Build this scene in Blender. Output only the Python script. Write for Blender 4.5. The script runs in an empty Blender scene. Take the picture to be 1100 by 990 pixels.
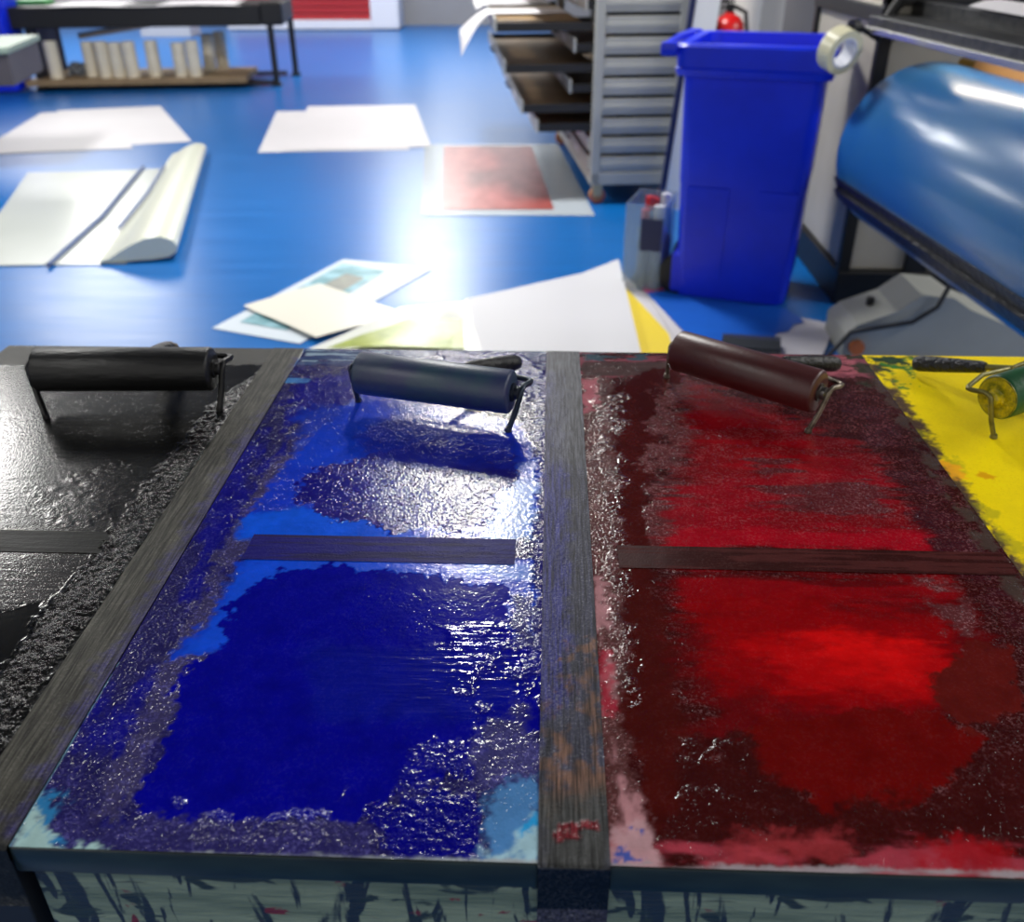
import bpy, bmesh, math, random
import numpy as np
from mathutils import Matrix, Vector
random.seed(4); RNG = np.random.default_rng(7)
sc = bpy.context.scene
COL = sc.collection
PI = math.pi

# ------------------------------------------------------------------ camera
CW, CH, CF = 1100, 990, 986.0
PITCH, YAW, ROLL, CAMZ = map(float, (math.radians(30), math.radians(2.4), math.radians(-0.3), 1.45))
_f = np.array([-math.sin(YAW)*math.cos(PITCH), math.cos(YAW)*math.cos(PITCH), -math.sin(PITCH)])
_r0 = np.array([math.cos(YAW), math.sin(YAW), 0.0]); _u0 = np.cross(_r0, _f)
_R = _r0*math.cos(ROLL) + _u0*math.sin(ROLL); _U = -_r0*math.sin(ROLL) + _u0*math.cos(ROLL)
_C = np.array([0, 0, CAMZ])

def at(px, py, z=0.0):
    """point of the horizontal plane at height z that the photograph shows at (px, py)"""
    d = _f + _R*(px-CW/2)/CF - _U*(py-CH/2)/CF
    p = _C + d*(z-CAMZ)/d[2]
    return Vector((float(p[0]), float(p[1]), float(z)))

cd = bpy.data.cameras.new('camera'); cam = bpy.data.objects.new('camera', cd); COL.objects.link(cam)
M = Matrix((( _R[0], _U[0], -_f[0], 0), (_R[1], _U[1], -_f[1], 0), (_R[2], _U[2], -_f[2], CAMZ), (0, 0, 0, 1)))
cam.matrix_world = M
cd.sensor_fit = 'HORIZONTAL'; cd.sensor_width = 36; cd.lens = 36*CF/CW
cd.clip_start = 0.02; cd.clip_end = 100
cd.dof.use_dof = True; cd.dof.focus_distance = 0.98; cd.dof.aperture_fstop = 4.6; cd.dof.aperture_blades = 7
sc.camera = cam
vs = sc.view_settings
vs.view_transform = 'Standard'; vs.look = 'None'; vs.gamma = 1; vs.use_curve_mapping = False; vs.exposure = 0.08

# ------------------------------------------------------------------ materials
def lin(h):
    h = h.lstrip('#'); c = [int(h[i:i+2], 16)/255 for i in (0, 2, 4)]
    return tuple(x/12.92 if x <= .04045 else ((x+.055)/1.055)**2.4 for x in c)

def node(nt, t, **kw):
    n = nt.nodes.new(t)
    for k, v in kw.items():
        if k in n.inputs: n.inputs[k].default_value = v
        else: setattr(n, k, v)
    return n

def mat(name, col, rough=.5, metal=0., var=.0, vscale=8., stretch=(1, 1, 1), col2=None, bump=0., bscale=60., spec=.5, coat=0., rvar=0.):
    m = bpy.data.materials.new(name); m.use_nodes = True; nt = m.node_tree; L = nt.links.new
    b = nt.nodes['Principled BSDF']
    c = lin(col) if isinstance(col, str) else col
    b.inputs['Base Color'].default_value = (*c, 1); b.inputs['Roughness'].default_value = rough
    b.inputs['Metallic'].default_value = metal; b.inputs['Specular IOR Level'].default_value = spec
    b.inputs['Coat Weight'].default_value = coat; b.inputs['Coat Roughness'].default_value = .15
    tc = node(nt, 'ShaderNodeTexCoord'); mp = node(nt, 'ShaderNodeMapping'); L(tc.outputs['Object'], mp.inputs['Vector'])
    mp.inputs['Scale'].default_value = stretch
    if var or col2 or rvar:
        n = node(nt, 'ShaderNodeTexNoise', Scale=vscale, Detail=6.0, Roughness=.6); L(mp.outputs[0], n.inputs['Vector'])
        cr = node(nt, 'ShaderNodeValToRGB'); L(n.outputs['Fac'], cr.inputs[0])
        c2 = lin(col2) if col2 else tuple(max(0, x*(1-var)) for x in c)
        cr.color_ramp.elements[0].position = .35; cr.color_ramp.elements[1].position = .65
        cr.color_ramp.elements[0].color = (*c2, 1); cr.color_ramp.elements[1].color = (*c, 1)
        if var or col2: L(cr.outputs[0], b.inputs['Base Color'])
        if rvar:
            mr = node(nt, 'ShaderNodeMapRange'); L(n.outputs['Fac'], mr.inputs['Value'])
            mr.inputs['From Min'].default_value = .3; mr.inputs['From Max'].default_value = .7
            mr.inputs['To Min'].default_value = max(0, rough-rvar); mr.inputs['To Max'].default_value = min(1, rough+rvar)
            L(mr.outputs[0], b.inputs['Roughness'])
    if bump:
        n2 = node(nt, 'ShaderNodeTexNoise', Scale=bscale, Detail=4.0); L(mp.outputs[0], n2.inputs['Vector'])
        bp = node(nt, 'ShaderNodeBump', Strength=bump, Distance=.01); L(n2.outputs['Fac'], bp.inputs['Height']); L(bp.outputs[0], b.inputs['Normal'])
    return m

def clear_mat(name, col, alpha=.35, rough=.12):
    m = mat(name, col, rough); nt = m.node_tree
    b = nt.nodes['Principled BSDF']; out = nt.nodes['Material Output']
    t = node(nt, 'ShaderNodeBsdfTransparent'); mx = node(nt, 'ShaderNodeMixShader'); mx.inputs[0].default_value = alpha
    nt.links.new(t.outputs[0], mx.inputs[1]); nt.links.new(b.outputs[0], mx.inputs[2]); nt.links.new(mx.outputs[0], out.inputs['Surface'])
    return m

def ink_mat(name, speck, tone, line=0.0, spec=.3, var=.21):
    """printing ink: colour, roughness, grain and ridge height are surface attributes, the fine grain is node noise"""
    m = bpy.data.materials.new(name); m.use_nodes = True; nt = m.node_tree; L = nt.links.new
    b = nt.nodes['Principled BSDF']
    a = {k: node(nt, 'ShaderNodeAttribute', attribute_name=k) for k in ('ink', 'rough', 'grain', 'ridge', 'stroke', 'speck')}
    tc = node(nt, 'ShaderNodeTexCoord')
    def mapped(scale):
        mp = node(nt, 'ShaderNodeMapping'); L(tc.outputs['Object'], mp.inputs['Vector']); mp.inputs['Scale'].default_value = scale; return mp.outputs[0]
    def noise(vec, s, d=2.0, r=.5):
        n = node(nt, 'ShaderNodeTexNoise', Scale=s, Detail=d, Roughness=r); L(vec, n.inputs['Vector']); return n.outputs['Fac']
    def mth(op, x, y):
        n = node(nt, 'ShaderNodeMath', operation=op)
        for i, v in enumerate((x, y)):
            if isinstance(v, (int, float)): n.inputs[i].default_value = v
            else: L(v, n.inputs[i])
        return n.outputs[0]
    v1 = mapped((1, 1, 1)); v2 = mapped((.12, 1, 1)); v3 = mapped((1, .05, 1))
    n1 = noise(v1, 340, 1.5, .5); n2 = noise(v1, 130, 3, .55); n3 = noise(v2, 150, 3, .6); n4 = noise(v1, 34, 4, .6)
    # colour: the attribute, broken up by fine specks that paint glints of the tacky grain
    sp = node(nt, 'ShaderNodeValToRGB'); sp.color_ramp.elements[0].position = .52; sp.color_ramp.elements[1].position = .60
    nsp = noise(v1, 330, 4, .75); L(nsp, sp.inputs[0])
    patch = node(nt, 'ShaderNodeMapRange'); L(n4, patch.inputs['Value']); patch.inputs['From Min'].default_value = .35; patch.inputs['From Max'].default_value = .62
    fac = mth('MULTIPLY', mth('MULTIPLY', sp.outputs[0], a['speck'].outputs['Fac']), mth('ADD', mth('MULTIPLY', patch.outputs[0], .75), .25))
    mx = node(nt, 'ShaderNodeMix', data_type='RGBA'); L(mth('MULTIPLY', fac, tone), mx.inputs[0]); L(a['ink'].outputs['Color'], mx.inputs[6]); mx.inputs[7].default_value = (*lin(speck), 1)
    val = node(nt, 'ShaderNodeHueSaturation'); L(mx.outputs[2], val.inputs['Color'])
    mr = node(nt, 'ShaderNodeMapRange'); L(n4, mr.inputs['Value']); mr.inputs['From Min'].default_value = .25; mr.inputs['From Max'].default_value = .75
    mr.inputs['To Min'].default_value = 1-var; mr.inputs['To Max'].default_value = 1+var; L(mr.outputs[0], val.inputs['Value'])
    if line:                                          # ribbed tape: fine lighter and darker threads along its length
        ml = node(nt, 'ShaderNodeMapRange'); L(noise(v3, 420, 3, .6), ml.inputs['Value']); ml.inputs['From Min'].default_value = .36; ml.inputs['From Max'].default_value = .64
        ml.inputs['To Min'].default_value = .35; ml.inputs['To Max'].default_value = 1.9; L(mth('MULTIPLY', ml.outputs[0], mr.outputs[0]), val.inputs['Value'])
    L(val.outputs[0], b.inputs['Base Color']); L(a['rough'].outputs['Fac'], b.inputs['Roughness'])
    h = mth('MULTIPLY', mth('MULTIPLY', n1, a['grain'].outputs['Fac']), .0007)
    vo = node(nt, 'ShaderNodeTexVoronoi', Scale=300.0); L(v1, vo.inputs['Vector'])     # small beads of ink
    bead = mth('MAXIMUM', mth('SUBTRACT', .36, vo.outputs['Distance']), 0.0)
    nb = noise(v1, 90, 3, .65)
    bm2 = node(nt, 'ShaderNodeMapRange'); L(nb, bm2.inputs['Value']); bm2.inputs['From Min'].default_value = .47; bm2.inputs['From Max'].default_value = .58
    bd = mth('MULTIPLY', mth('POWER', bead, .8), mth('MULTIPLY', bm2.outputs[0], a['grain'].outputs['Fac']))
    h = mth('ADD', h, mth('MULTIPLY', bd, .0016))
    h = mth('ADD', h, mth('MULTIPLY', mth('MULTIPLY', n2, a['ridge'].outputs['Fac']), .0050))
    h = mth('ADD', h, mth('MULTIPLY', mth('MULTIPLY', n3, a['stroke'].outputs['Fac']), .0010))
    if line:
        h = mth('ADD', h, mth('MULTIPLY', noise(v3, 260, 2, .6), .00022*line))
    bp = node(nt, 'ShaderNodeBump', Strength=1.0, Distance=1.0); L(h, bp.inputs['Height']); L(bp.outputs[0], b.inputs['Normal'])
    b.inputs['Specular IOR Level'].default_value = spec
    return m

# ------------------------------------------------------------------ object helpers
WM = {}
def tag(o, label=None, cat=None, group=None, kind=None):
    for k, v in (('label', label), ('category', cat), ('group', group), ('kind', kind)):
        if v: o[k] = v
    return o

def thing(name, label, cat, loc=(0, 0, 0), rz=0.0, group=None):
    o = bpy.data.objects.new(name, None); COL.objects.link(o); o.empty_display_size = .05
    WM[o] = Matrix.Translation(loc) @ Matrix.Rotation(rz, 4, 'Z'); o.matrix_world = WM[o]
    return tag(o, label, cat, group)

class MB:
    """collects shapes given in world coordinates (or in the frame F) and links them as ONE mesh object"""
    def __init__(s, F=None): s.bm = bmesh.new(); s.F = F or Matrix.Identity(4)
    def _add(s, vs, fs):
        bv = [s.bm.verts.new(s.F @ Vector(v)) for v in vs]
        out = []
        for f in fs:
            try: out.append(s.bm.faces.new([bv[i] for i in f]))
            except ValueError: pass
        return bv, out
    def box(s, lo, hi, bev=0.0, rot=None, seg=2):
        c = Vector([(a+b)/2 for a, b in zip(lo, hi)]); h = [abs(b-a)/2 for a, b in zip(lo, hi)]
        vs = []
        for z in (-1, 1):
            for y in (-1, 1):
                for x in (-1, 1):
                    v = Vector((x*h[0], y*h[1], z*h[2]))
                    if rot: v = rot @ v
                    vs.append(c+v)
        bv, bf = s._add(vs, [(0, 2, 3, 1), (4, 5, 7, 6), (0, 1, 5, 4), (2, 6, 7, 3), (0, 4, 6, 2), (1, 3, 7, 5)])
        if bev:
            es = list({e for f in bf for e in f.edges})
            bmesh.ops.bevel(s.bm, geom=es, offset=min(bev, min(h)*.9), segments=seg, affect='EDGES', profile=.5)
        return s
    def tube(s, pts, r, n=12, cap=True):
        pts = [Vector(p) for p in pts]; rs = r if isinstance(r, (list, tuple)) else [r]*len(pts)
        up = None; rings = []
        for i, p in enumerate(pts):
            t = (pts[min(i+1, len(pts)-1)] - pts[max(i-1, 0)]).normalized()
            if up is None: up = t.orthogonal().normalized()
            up = (up - t*up.dot(t)).normalized(); w = t.cross(up)
            rings.append([p + (up*math.cos(2*PI*k/n) + w*math.sin(2*PI*k/n))*rs[i] for k in range(n)])
        vs = [v for r_ in rings for v in r_]; fs = []
        for i in range(len(rings)-1):
            for k in range(n):
                a, b2 = i*n+k, i*n+(k+1) % n
                fs.append((a, b2, b2+n, a+n))
        if cap: fs.append(tuple(reversed(range(n)))); fs.append(tuple(range((len(rings)-1)*n, len(rings)*n)))
        s._add(vs, fs); return s
    def lathe(s, prof, p0, axis, n=32):
        """prof = [(distance along axis, radius)]"""
        p0 = Vector(p0); t = Vector(axis).normalized(); up = t.orthogonal().normalized(); w = t.cross(up)
        vs = []; fs = []
        for d, r in prof:
            for k in range(n):
                a = 2*PI*k/n; vs.append(p0 + t*d + (up*math.cos(a)+w*math.sin(a))*max(r, 1e-5))
        for i in range(len(prof)-1):
            for k in range(n):
                a, b2 = i*n+k, i*n+(k+1) % n
                fs.append((a, b2, b2+n, a+n))
        s._add(vs, fs); return s
    def prism(s, poly, z0, z1, axis='z'):
        """poly of 2-D points, extruded; axis z: (x,y), y: (x,z), x: (y,z)"""
        def P(p, h):
            return {'z': (p[0], p[1], h), 'y': (p[0], h, p[1]), 'x': (h, p[0], p[1])}[axis]
        n = len(poly); vs = [P(p, z0) for p in poly] + [P(p, z1) for p in poly]
        fs = [tuple(range(n)), tuple(reversed(range(n, 2*n)))] + [(i, i+n, (i+1) % n+n, (i+1) % n) for i in range(n)]
        s._add(vs, fs); return s
    def hexa(s, a, b):
        """solid between two quads of four points each"""
        vs = list(a)+list(b)
        s._add(vs, [(0, 1, 2, 3), (7, 6, 5, 4)] + [(i, i+4, (i+1) % 4+4, (i+1) % 4) for i in range(4)]); return s
    def grid(s, P, thick=0.0):
        """P[i][j] points; a sheet of its own thickness (added downwards)"""
        ni, nj = len(P), len(P[0]); vs = [p for r_ in P for p in r_]; fs = []
        for i in range(ni-1):
            for j in range(nj-1):
                fs.append((i*nj+j, i*nj+j+1, (i+1)*nj+j+1, (i+1)*nj+j))
        if thick:
            N = ni*nj; vs = vs + [Vector(p)-Vector((0, 0, thick)) for p in vs]
            fs += [tuple(reversed([k+N for k in f])) for f in fs]
            ring = [j for j in range(nj)] + [i*nj+nj-1 for i in range(1, ni)] + [(ni-1)*nj+j for j in range(nj-2, -1, -1)] + [i*nj for i in range(ni-2, 0, -1)]
            for k in range(len(ring)):
                a, b2 = ring[k], ring[(k+1) % len(ring)]; fs.append((b2, a, a+N, b2+N))
        s._add(vs, fs); return s
    def build(s, name, m, parent=None, smooth=False, angle=40):
        bm = s.bm; bmesh.ops.recalc_face_normals(bm, faces=bm.faces)
        if parent is not None: bmesh.ops.transform(bm, matrix=WM[parent].inverted(), verts=bm.verts)
        me = bpy.data.meshes.new(name); bm.to_mesh(me); bm.free(); me.materials.append(m)
        o = bpy.data.objects.new(name, me); COL.objects.link(o)
        if smooth:
            me.polygons.foreach_set('use_smooth', [True]*len(me.polygons))
            try: me.set_sharp_from_angle(angle=math.radians(angle))
            except Exception: pass
        if parent is not None: o.parent = parent; WM[o] = WM[parent]
        else: WM[o] = Matrix.Identity(4)
        return o

# ------------------------------------------------------------------ numpy noise and polygon masks
def _h(ix, iy, seed):
    n = (ix*374761393 + iy*668265263 + seed*144665) & 0xffffffff
    n = ((n ^ (n >> 13))*1274126177) & 0xffffffff
    return ((n ^ (n >> 16)) & 0xffff)/65535.0
def vnoise(x, y, seed=0):
    ix = np.floor(x).astype(np.int64); iy = np.floor(y).astype(np.int64); fx = x-ix; fy = y-iy
    u = fx*fx*fx*(fx*(fx*6-15)+10); v = fy*fy*fy*(fy*(fy*6-15)+10)
    a = _h(ix, iy, seed); b = _h(ix+1, iy, seed); c = _h(ix, iy+1, seed); d = _h(ix+1, iy+1, seed)
    return (a*(1-u)+b*u)*(1-v) + (c*(1-u)+d*u)*v
def fbm(x, y, seed=0, o=4):
    s = 0; A = .5; t = 0
    for i in range(o):
        s = s + A*vnoise(x*2**i, y*2**i, seed+i*17); t += A; A *= .55
    return s/t
def sdf(px, py, poly):
    d = np.full(px.shape, 1e9); sgn = np.zeros(px.shape, bool); n = len(poly)
    for i in range(n):
        ax, ay = poly[i]; bx, by = poly[(i+1) % n]; ex, ey = bx-ax, by-ay; wx, wy = px-ax, py-ay
        t = np.clip((wx*ex+wy*ey)/(ex*ex+ey*ey+1e-12), 0, 1)
        d = np.minimum(d, (wx-ex*t)**2+(wy-ey*t)**2)
        cnd = (ay > py) != (by > py)
        sgn ^= cnd & (px < (bx-ax)*(py-ay)/(by-ay+1e-12)+ax)
    return np.where(sgn, 1, -1)*np.sqrt(d)
def sstep(a, b, x):
    t = np.clip((x-a)/(b-a), 0, 1); return t*t*(3-2*t)

class Film:
    """a coat of ink on a flat top: a fine grid whose colour, roughness, grain, ridge and stroke are laid on patch by patch"""
    def __init__(s, x0, x1, y0, y1, z, step, col, rough=.35, grain=.5, ridge=0., stroke=0., speck=.5):
        s.nx = int((x1-x0)/step)+2; s.ny = int((y1-y0)/step)+2; s.z = z
        X, Y = np.meshgrid(np.linspace(x0, x1, s.nx), np.linspace(y0, y1, s.ny)); s.X = X.ravel(); s.Y = Y.ravel(); n = s.X.size
        s.col = np.tile(np.array(lin(col)), (n, 1)); s.a = dict(rough=np.full(n, rough), grain=np.full(n, grain), ridge=np.full(n, ridge), stroke=np.full(n, stroke), speck=np.full(n, speck))
        s.disp = np.zeros(n)
    def lay(s, poly, col=None, soft=.012, warp=.008, ws=45., op=1., patch=None, seed=None, disp=0., wst=(1, 1), **at_):
        P = [tuple(at(*p, .85)[:2]) for p in poly]
        seed = seed if seed is not None else len(poly)*7 + int(poly[0][0])
        d = sdf(s.X, s.Y, P)
        if warp: d = d + warp*1.3*((fbm(s.X*ws*wst[0], s.Y*ws*wst[1], seed, 5)-.5) + .8*(fbm(s.X*ws*3.1*wst[0], s.Y*ws*3.1*wst[1], seed+5, 4)-.5))*2
        m = sstep(-soft/2, soft/2, d)*op
        if patch:
            sx, sy, lo, hi = patch
            m = m*sstep(lo, hi, fbm(s.X*sx, s.Y*sy, seed+50, 5))
        if col is not None: s.col = s.col*(1-m[:, None]) + np.array(lin(col))*m[:, None]
        if col is not None: at_.setdefault('speck', .06)
        for k, v in at_.items(): s.a[k] = s.a[k]*(1-m) + v*m
        if disp: s.disp = s.disp + m*disp*fbm(s.X*160, s.Y*160, seed+90, 3)
        return m
    def build(s, name, m, parent, fold=None):
        z = np.full(s.X.size, s.z) + s.disp
        co = np.stack([s.X, s.Y, z], 1)
        if fold:                                      # the strip bends over a front edge at y = fold and hangs down
            k = s.Y < fold; rr = .003
            co[k, 2] = s.z - np.maximum(0, (fold - s.Y[k])); co[k, 1] = fold - .0012
        W = WM[parent] if parent is not None else Matrix.Identity(4); co = co - np.array(W.translation)
        i, j = np.meshgrid(np.arange(s.nx-1), np.arange(s.ny-1)); b = (j*s.nx+i).ravel()
        q = np.stack([b, b+1, b+1+s.nx, b+s.nx], 1).astype(np.int32); nf = len(q)
        me = bpy.data.meshes.new(name); me.vertices.add(len(co)); me.vertices.foreach_set('co', co.astype(np.float32).ravel())
        me.loops.add(nf*4); me.loops.foreach_set('vertex_index', q.ravel()); me.polygons.add(nf)
        me.polygons.foreach_set('loop_start', np.arange(0, nf*4, 4, dtype=np.int32)); me.polygons.foreach_set('loop_total', np.full(nf, 4, np.int32))
        me.update(calc_edges=True); me.polygons.foreach_set('use_smooth', np.ones(nf, bool))
        ca = me.attributes.new('ink', 'FLOAT_COLOR', 'POINT'); ca.data.foreach_set('color', np.concatenate([s.col, np.ones((len(co), 1))], 1).astype(np.float32).ravel())
        for k2, v in s.a.items():
            at2 = me.attributes.new(k2, 'FLOAT', 'POINT'); at2.data.foreach_set('value', v.astype(np.float32))
        me.materials.append(m); me.validate()
        o = bpy.data.objects.new(name, me); COL.objects.link(o)
        if parent is not None: o.parent = parent
        WM[o] = W
        return o

# ================================================================== SETTING
def floor_mat():
    m = bpy.data.materials.new('blue_epoxy'); m.use_nodes = True; nt = m.node_tree; L = nt.links.new; b = nt.nodes['Principled BSDF']
    tc = node(nt, 'ShaderNodeTexCoord'); mp = node(nt, 'ShaderNodeMapping', Scale=(.25, 1.6, 1)); L(tc.outputs['Object'], mp.inputs['Vector'])
    n = node(nt, 'ShaderNodeTexNoise', Scale=6.0, Detail=7.0, Roughness=.65); L(mp.outputs[0], n.inputs['Vector'])
    cr = node(nt, 'ShaderNodeValToRGB'); L(n.outputs['Fac'], cr.inputs[0])
    cr.color_ramp.elements[0].position = .3; cr.color_ramp.elements[1].position = .7
    cr.color_ramp.elements[0].color = (*lin('#005ca4'), 1); cr.color_ramp.elements[1].color = (*lin('#0866b2'), 1)
    L(cr.outputs[0], b.inputs['Base Color'])
    mr = node(nt, 'ShaderNodeMapRange'); L(n.outputs['Fac'], mr.inputs['Value']); mr.inputs['To Min'].default_value = .26; mr.inputs['To Max'].default_value = .37
    L(mr.outputs[0], b.inputs['Roughness'])
    n2 = node(nt, 'ShaderNodeTexNoise', Scale=9.0, Detail=3.0); L(mp.outputs[0], n2.inputs['Vector'])
    bp = node(nt, 'ShaderNodeBump', Strength=.12, Distance=.01); L(n2.outputs['Fac'], bp.inputs['Height']); L(bp.outputs[0], b.inputs['Normal'])
    return m
XL, XR, YF, YB, ZC = -12.0, 6.5, -3.0, 18.0, 4.2
def struct(name, mb, m, label=None):
    o = mb.build(name, m); o['kind'] = 'structure'
    return o
struct('floor', MB().box((XL, YF, -.1), (XR, YB, 0)), floor_mat())
wallm = mat('wall_paint_grey', '#9c9ca0', .7, var=.08, vscale=1.5)
struct('wall_back', MB().box((XL, YB, 0), (-2.3, YB+.2, ZC)).box((-2.3, YB, 0), (-.2, YB+.2, 1.3)).box((-2.3, YB, 3.4), (-.2, YB+.2, ZC)).box((-.2, YB, 0), (XR, YB+.2, ZC)), wallm)
struct('wall_left', MB().box((XL-.2, YF, 0), (XL, YB, ZC)), wallm)
struct('wall_right', MB().box((XR, YF, 0), (XR+.2, YB, ZC)), wallm)
struct('ceiling', MB().box((XL, YF, ZC), (XR, YB, ZC+.1)), mat('ceiling_grey', '#4c4c50', .8))
struct('wall_partition', MB().box((1.02, 6.9, 0), (XR, 7.05, ZC)), mat('partition_grey', '#8d8a8c', .7, var=.06, vscale=2))
# window in the back wall, above the frame of the photograph; its daylight streaks the floor
wf = MB()
for x0, x1, z0, z1 in ((-2.3, -2.22, 1.3, 3.4), (-.28, -.2, 1.3, 3.4), (-2.22, -.28, 1.3, 1.38), (-2.22, -.28, 3.32, 3.4), (-1.28, -1.22, 1.38, 3.32)):
    wf.box((x0, YB+.02, z0), (x1, YB+.12, z1))
wo = struct('window_1', wf, mat('window_white', '#e8e8e8', .5))
gm = bpy.data.materials.new('daylit_glass'); gm.use_nodes = True
ge = gm.node_tree.nodes['Principled BSDF']; ge.inputs['Emission Color'].default_value = (.93, .97, 1, 1); ge.inputs['Emission Strength'].default_value = 1.5
MB().box((-2.24, YB+.08, 1.36), (-.26, YB+.1, 3.34)).build('glass', gm, wo)
struct('trim_1', MB().box((-2.95, YB-.12, 0), (-2.72, YB, ZC)), mat('pillar_brown', '#5a5048', .6))

# ================================================================== LIGHT
def area(name, loc, sx, sy, power, rz=0.0, col=(1, .985, .95)):
    l = bpy.data.lights.new(name, 'AREA'); l.shape = 'RECTANGLE'; l.size = sx; l.size_y = sy; l.energy = power; l.color = col
    o = bpy.data.objects.new(name, l); COL.objects.link(o); o.location = loc; o.rotation_euler = (0, 0, rz); return o
area('ceiling_lamp', (-.50, 5.2, 3.45), .32, .9, 145, math.radians(6))
area('ceiling_lamp', (-4.1, 5.4, 3.45), .5, 1.5, 130, math.radians(10))
area('ceiling_lamp', (4.6, 2.8, 3.45), .35, 3.0, 190)  # unseen lamp, placed and raised to brighten the yellow and red slabs
area('ceiling_lamp', (-1.75, 13.0, 3.45), 1.1, 6.5, 350, math.radians(8))
area('ceiling_lamp', (-7.0, 13.6, 3.45), 2.0, 5.5, 380, math.radians(24))
area('ceiling_lamp', (-3.0, -.5, 3.6), 1.6, 1.6, 40)
area('ceiling_lamp', (2.5, -1.0, 3.6), 1.6, 1.6, 40)
w = bpy.data.worlds.new('world'); sc.world = w; w.use_nodes = True
w.node_tree.nodes['Background'].inputs[0].default_value = (1, .98, .95, 1); w.node_tree.nodes['Background'].inputs[1].default_value = .6

# ================================================================== INKING TABLES, SLABS, INK
ZT = .85; Y0, Y1 = .440, 1.400; ST = .028
XB0, XB1, XR0, XR1 = -.403, .003, .052, .511
XK0, XK1, XY0, XY1 = -.905, -.452, .5115, .975
slab_m = mat('slab_edge', '#25312f', .28, col2='#18201f', vscale=14, stretch=(1, 3, 3))
def apron_mat():
    m = mat('stained_green_paint', '#8fa08d', .45, col2='#5a6c60', vscale=9, stretch=(.5, 1, 5), bump=.3, bscale=70); nt = m.node_tree; L = nt.links.new
    b = nt.nodes['Principled BSDF']; src = b.inputs['Base Color'].links[0].from_socket
    tc = node(nt, 'ShaderNodeTexCoord')
    for sc_, lo, hi, c in (((26, 10, 6), .56, .6, '#1c2b3c'), ((9, 9, 22), .58, .62, '#22333a'), ((12, 9, 16), .66, .69, '#6b2436')):
        mp = node(nt, 'ShaderNodeMapping', Scale=sc_); L(tc.outputs['Object'], mp.inputs['Vector']); mp.inputs['Location'].default_value = (sc_[0], sc_[1], 0)
        n = node(nt, 'ShaderNodeTexNoise', Scale=1.6, Detail=5.0, Distortion=1.2); L(mp.outputs[0], n.inputs['Vector'])
        mr = node(nt, 'ShaderNodeMapRange'); L(n.outputs['Fac'], mr.inputs['Value']); mr.inputs['From Min'].default_value = lo; mr.inputs['From Max'].default_value = hi
        mx = node(nt, 'ShaderNodeMix', data_type='RGBA'); L(mr.outputs[0], mx.inputs[0]); L(src, mx.inputs[6]); mx.inputs[7].default_value = (*lin(c), 1); src = mx.outputs[2]
    L(src, b.inputs['Base Color'])
    return m
apron_m = apron_mat(); leg_m = mat('table_steel', '#3a3f40', .5, .3)
def inking_table(x0, x1, label, am=None):
    t = thing('inking_table', label, 'table', ((x0+x1)/2, (Y0+Y1)/2, 0), 0, 'inking tables in a row')
    a, b, c, d = x0+.006, x1-.006, Y0+.006, Y1-.006
    MB().box((a+.021, c+.023, ZT-ST-.020), (b-.021, d-.023, ZT-ST), .002).build('table_board', mat('board_dark', '#20201c', .6), t)
    ap = MB()
    for lo, hi in (((a, c+.002, .68), (b, c+.022, ZT-ST)), ((a, d-.022, .68), (b, d-.002, ZT-ST)), ((a, c+.022, .68), (a+.02, d-.022, ZT-ST-.022)), ((b-.02, c+.022, .68), (b, d-.022, ZT-ST-.022))):
        ap.box(lo, hi, .002)
    ap.build('apron', am or apron_m, t)
    for x in (a+.045, b-.045):
        for y in (c+.05, d-.05):
            MB().box((x-.022, y-.022, 0), (x+.022, y+.022, .80), .003).build('leg', leg_m, t)
    return t
inking_table(XB0, XB1+.022, 'pale green stained table carrying the blue ink slab')
inking_table(XR0-.022, XR1, 'pale green stained table carrying the red ink slab')
inking_table(XK0, XB0-.003, 'table under the black ink slab, left of the blue one', mat('dark_apron', '#20242a', .5, col2='#14161c', vscale=12))  # this apron is dark all over, unlike the green ones
inking_table(XY0, XY1, 'table under the yellow ink slab, right of the red one')
def slab(x0, x1, label, g='ink slabs laid side by side'):
    t = thing('ink_slab', label, 'ink slab', ((x0+x1)/2, (Y0+Y1)/2, ZT-ST), 0, g)
    MB().box((x0, Y0, ZT-ST), (x1, Y1, ZT), .0025).build('slab', slab_m, t, True)
    return t
ZF = ZT+.0006

# ---- blue
tb = slab(XB0, XB1, 'ink slab coated with wet ultramarine blue ink')
f = Film(XB0+.001, XB1-.001, Y0+.0012, Y1-.001, ZF, .0017, '#1f1b58', .14, .8, .06)  # purple in this base tone partly paints the grain's sheen
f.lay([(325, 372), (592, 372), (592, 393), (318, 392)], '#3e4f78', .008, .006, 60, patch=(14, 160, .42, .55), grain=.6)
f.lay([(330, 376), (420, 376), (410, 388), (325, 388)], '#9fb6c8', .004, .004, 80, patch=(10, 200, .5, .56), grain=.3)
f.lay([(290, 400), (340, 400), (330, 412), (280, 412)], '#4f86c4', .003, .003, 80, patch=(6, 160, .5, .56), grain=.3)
# navy wet band along the left side and round the top
f.lay([(330, 410), (395, 392), (400, 425), (345, 445), (290, 520), (225, 640), (165, 760), (130, 880), (60, 885), (110, 760), (180, 620), (250, 500)], '#110e80', .03, .02, 35, patch=(22, 9, .38, .50), grain=.55, rough=.13, ridge=.10, speck=.25)
f.lay([(395, 425), (430, 418), (300, 560), (262, 640), (200, 740), (130, 890), (95, 880), (190, 690), (262, 540), (310, 470)], '#3a3560', .012, .012, 60, patch=(26, 14, .38, .5), grain=1.0, rough=.13, speck=1.0)  # purple-grey tint puts the sheen of the grainy ink into its colour
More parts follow.
